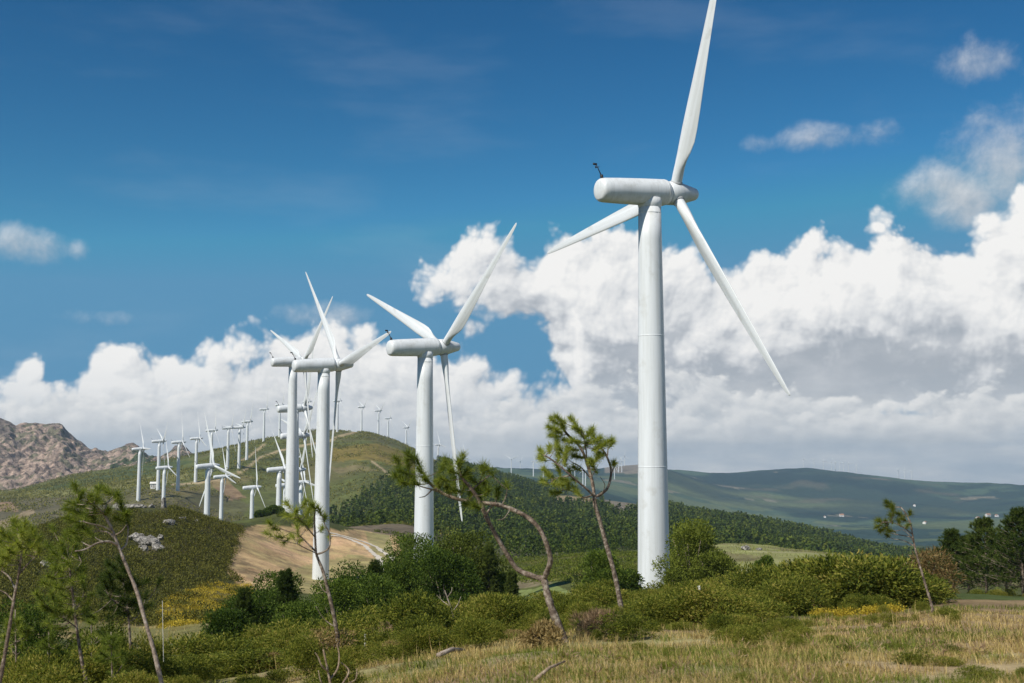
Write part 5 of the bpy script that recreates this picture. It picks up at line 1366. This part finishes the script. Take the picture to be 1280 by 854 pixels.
    L = math_n(nt, 'ADD', math_n(nt, 'MAXIMUM', L, .03), math_n(nt, 'MULTIPLY', math_n(nt, 'SUBTRACT', fn.outputs['Fac'], .44), .75))
    L = math_n(nt, 'MINIMUM', math_n(nt, 'MAXIMUM', L, 0), 1)
    cc = ramp(nt, L, [(0.0, (4.1, 4.5, 5.0)), (0.25, (5.3, 5.6, 6.0)), (0.58, (7.5, 7.65, 7.8)), (1.0, (9.3, 9.25, 9.1))])
    # long grey bands low over the horizon
    st = N(nt, 'VectorMath', operation='MULTIPLY'); nt.links.new(cb.outputs[0], st.inputs[0]); st.inputs[1].default_value = (1, 5.5, 1)
    nb = noise_t(nt, 6.5, 8, .6, st.outputs[0], noise_dimensions='2D')
    low = math_n(nt, 'SUBTRACT', 1.0, smooth(el, .0, .085))
    lowc = ramp(nt, nb.outputs['Fac'], [(.36, (4.3, 5.1, 5.9)), (.52, (5.7, 6.2, 6.7)), (.66, (7.4, 7.6, 7.7))])
    cc = mix_rgb(nt, math_n(nt, 'MULTIPLY', low, .8), cc, lowc)
    skc = mix_rgb(nt, 1.0, sky_c.outputs[0], (1.05, 2.95, 4.9), 'DARKEN')
    # nearer heaps of cloud whose lit tops stand out in front of the grey mass
    for (shift, lev, amp) in ((2.3, 478, 1.0), (5.1, 520, .8)):
        o2 = N(nt, 'VectorMath', operation='MULTIPLY_ADD'); nt.links.new(cb.outputs[0], o2.inputs[0]); o2.inputs[1].default_value = (1.0, 1.35, 1); o2.inputs[2].default_value = (shift, shift * .7, 0)
        def lay(dx_, dy_):
            q = N(nt, 'VectorMath', operation='ADD'); nt.links.new(o2.outputs[0], q.inputs[0]); q.inputs[1].default_value = (dx_, dy_, 0)
            wn_ = noise_t(nt, 9, 8, .52, q.outputs[0], noise_dimensions='2D')
            vr = N(nt, 'TexVoronoi', feature='SMOOTH_F1', voronoi_dimensions='2D'); vr.inputs['Scale'].default_value = 34; vr.inputs['Detail'].default_value = 3; vr.inputs['Smoothness'].default_value = .3
            nt.links.new(mix_rgb(nt, .04, q.outputs[0], wn_.outputs['Color'], 'ADD'), vr.inputs['Vector'])
            e_ = math_n(nt, 'ADD', math_n(nt, 'MULTIPLY', math_n(nt, 'SUBTRACT', wn_.outputs['Fac'], .5), .13), math_n(nt, 'MULTIPLY', math_n(nt, 'SUBTRACT', .5, vr.outputs['Distance']), .022))
            return math_n(nt, 'ADD', math_n(nt, 'SUBTRACT', azel(640, lev)[1] - dy_, el), e_)
        a0 = lay(0, 0); a1 = lay(-.004, .006)
        l_ = math_n(nt, 'ADD', .45, math_n(nt, 'MULTIPLY', math_n(nt, 'SUBTRACT', a0, a1), 22.0), clamp=True)
        l_ = math_n(nt, 'SUBTRACT', l_, math_n(nt, 'MULTIPLY', smooth(a0, .01, .07), .5), clamp=True)
        col_ = ramp(nt, l_, [(0, (4.6, 5.1, 5.6)), (.35, (6.0, 6.3, 6.6)), (.7, (8.0, 8.1, 8.1)), (1, (9.2, 9.1, 8.9))])
        k_ = math_n(nt, 'MULTIPLY', smooth(a0, -.002, .010), math_n(nt, 'SUBTRACT', 1.0, smooth(a0, .012, .085)))
        k_ = math_n(nt, 'MULTIPLY', k_, smooth(el, -.004, .03))
        cc = mix_rgb(nt, math_n(nt, 'MULTIPLY', k_, .85 * amp), cc, col_)
    c = mix_rgb(nt, mask, skc, cc)
    tm = math_n(nt, 'MULTIPLY', smooth(t0, -.1, 2.0), .8)
    tm = math_n(nt, 'MULTIPLY', tm, math_n(nt, 'SUBTRACT', 1.0, mask))
    tl = math_n(nt, 'ADD', .45, math_n(nt, 'MULTIPLY', math_n(nt, 'SUBTRACT', t0, tS), .5), clamp=True)
    tcx = ramp(nt, tl, [(0, (4.4, 4.7, 5.1)), (.6, (6.4, 6.5, 6.7)), (1, (8.4, 8.4, 8.4))])
    c = mix_rgb(nt, tm, c, tcx)
    # faint veil streaks in the blue
    st2 = N(nt, 'VectorMath', operation='MULTIPLY'); nt.links.new(cb.outputs[0], st2.inputs[0]); st2.inputs[1].default_value = (1, 4, 1)
    nv = noise_t(nt, 4, 6, .55, st2.outputs[0], noise_dimensions='2D')
    c = mix_rgb(nt, math_n(nt, 'MULTIPLY', smooth(nv.outputs['Fac'], .5, .8), .07), c, (6.0, 6.6, 7.2))
    nt.links.new(c, bg.inputs[0])
build_world()

def haze():
    m, nt, out = new_mat('haze')
    pv = N(nt, 'VolumePrincipled'); pv.inputs['Color'].default_value = (.62, .82, 1.0, 1); pv.inputs['Density'].default_value = HAZE; pv.inputs['Anisotropy'].default_value = .2
    nt.links.new(pv.outputs[0], out.inputs['Volume'])
    mb = MB(); z0, z1 = -420, 112
    mb.box((0, 0, (z0 + z1) / 2), (16800, 16800, z1 - z0))
    o = mb.build('haze', m, smooth=False); tag(o, 'thin bluish haze over the hills', 'haze', kind='stuff')
HAZE = 8.5e-5
if HAZE: haze()

scene.view_settings.view_transform = 'Standard'; scene.view_settings.look = 'None'
scene.view_settings.exposure = 0; scene.view_settings.gamma = 1
world.cycles.sampling_method = 'MANUAL'; world.cycles.sample_map_resolution = 512
scene.cycles.use_denoising = True
scene.cycles.max_bounces = 6; scene.cycles.volume_bounces = 0; scene.cycles.transparent_max_bounces = 8
scene.cycles.volume_step_rate = 4
bpy.context.view_layer.update()
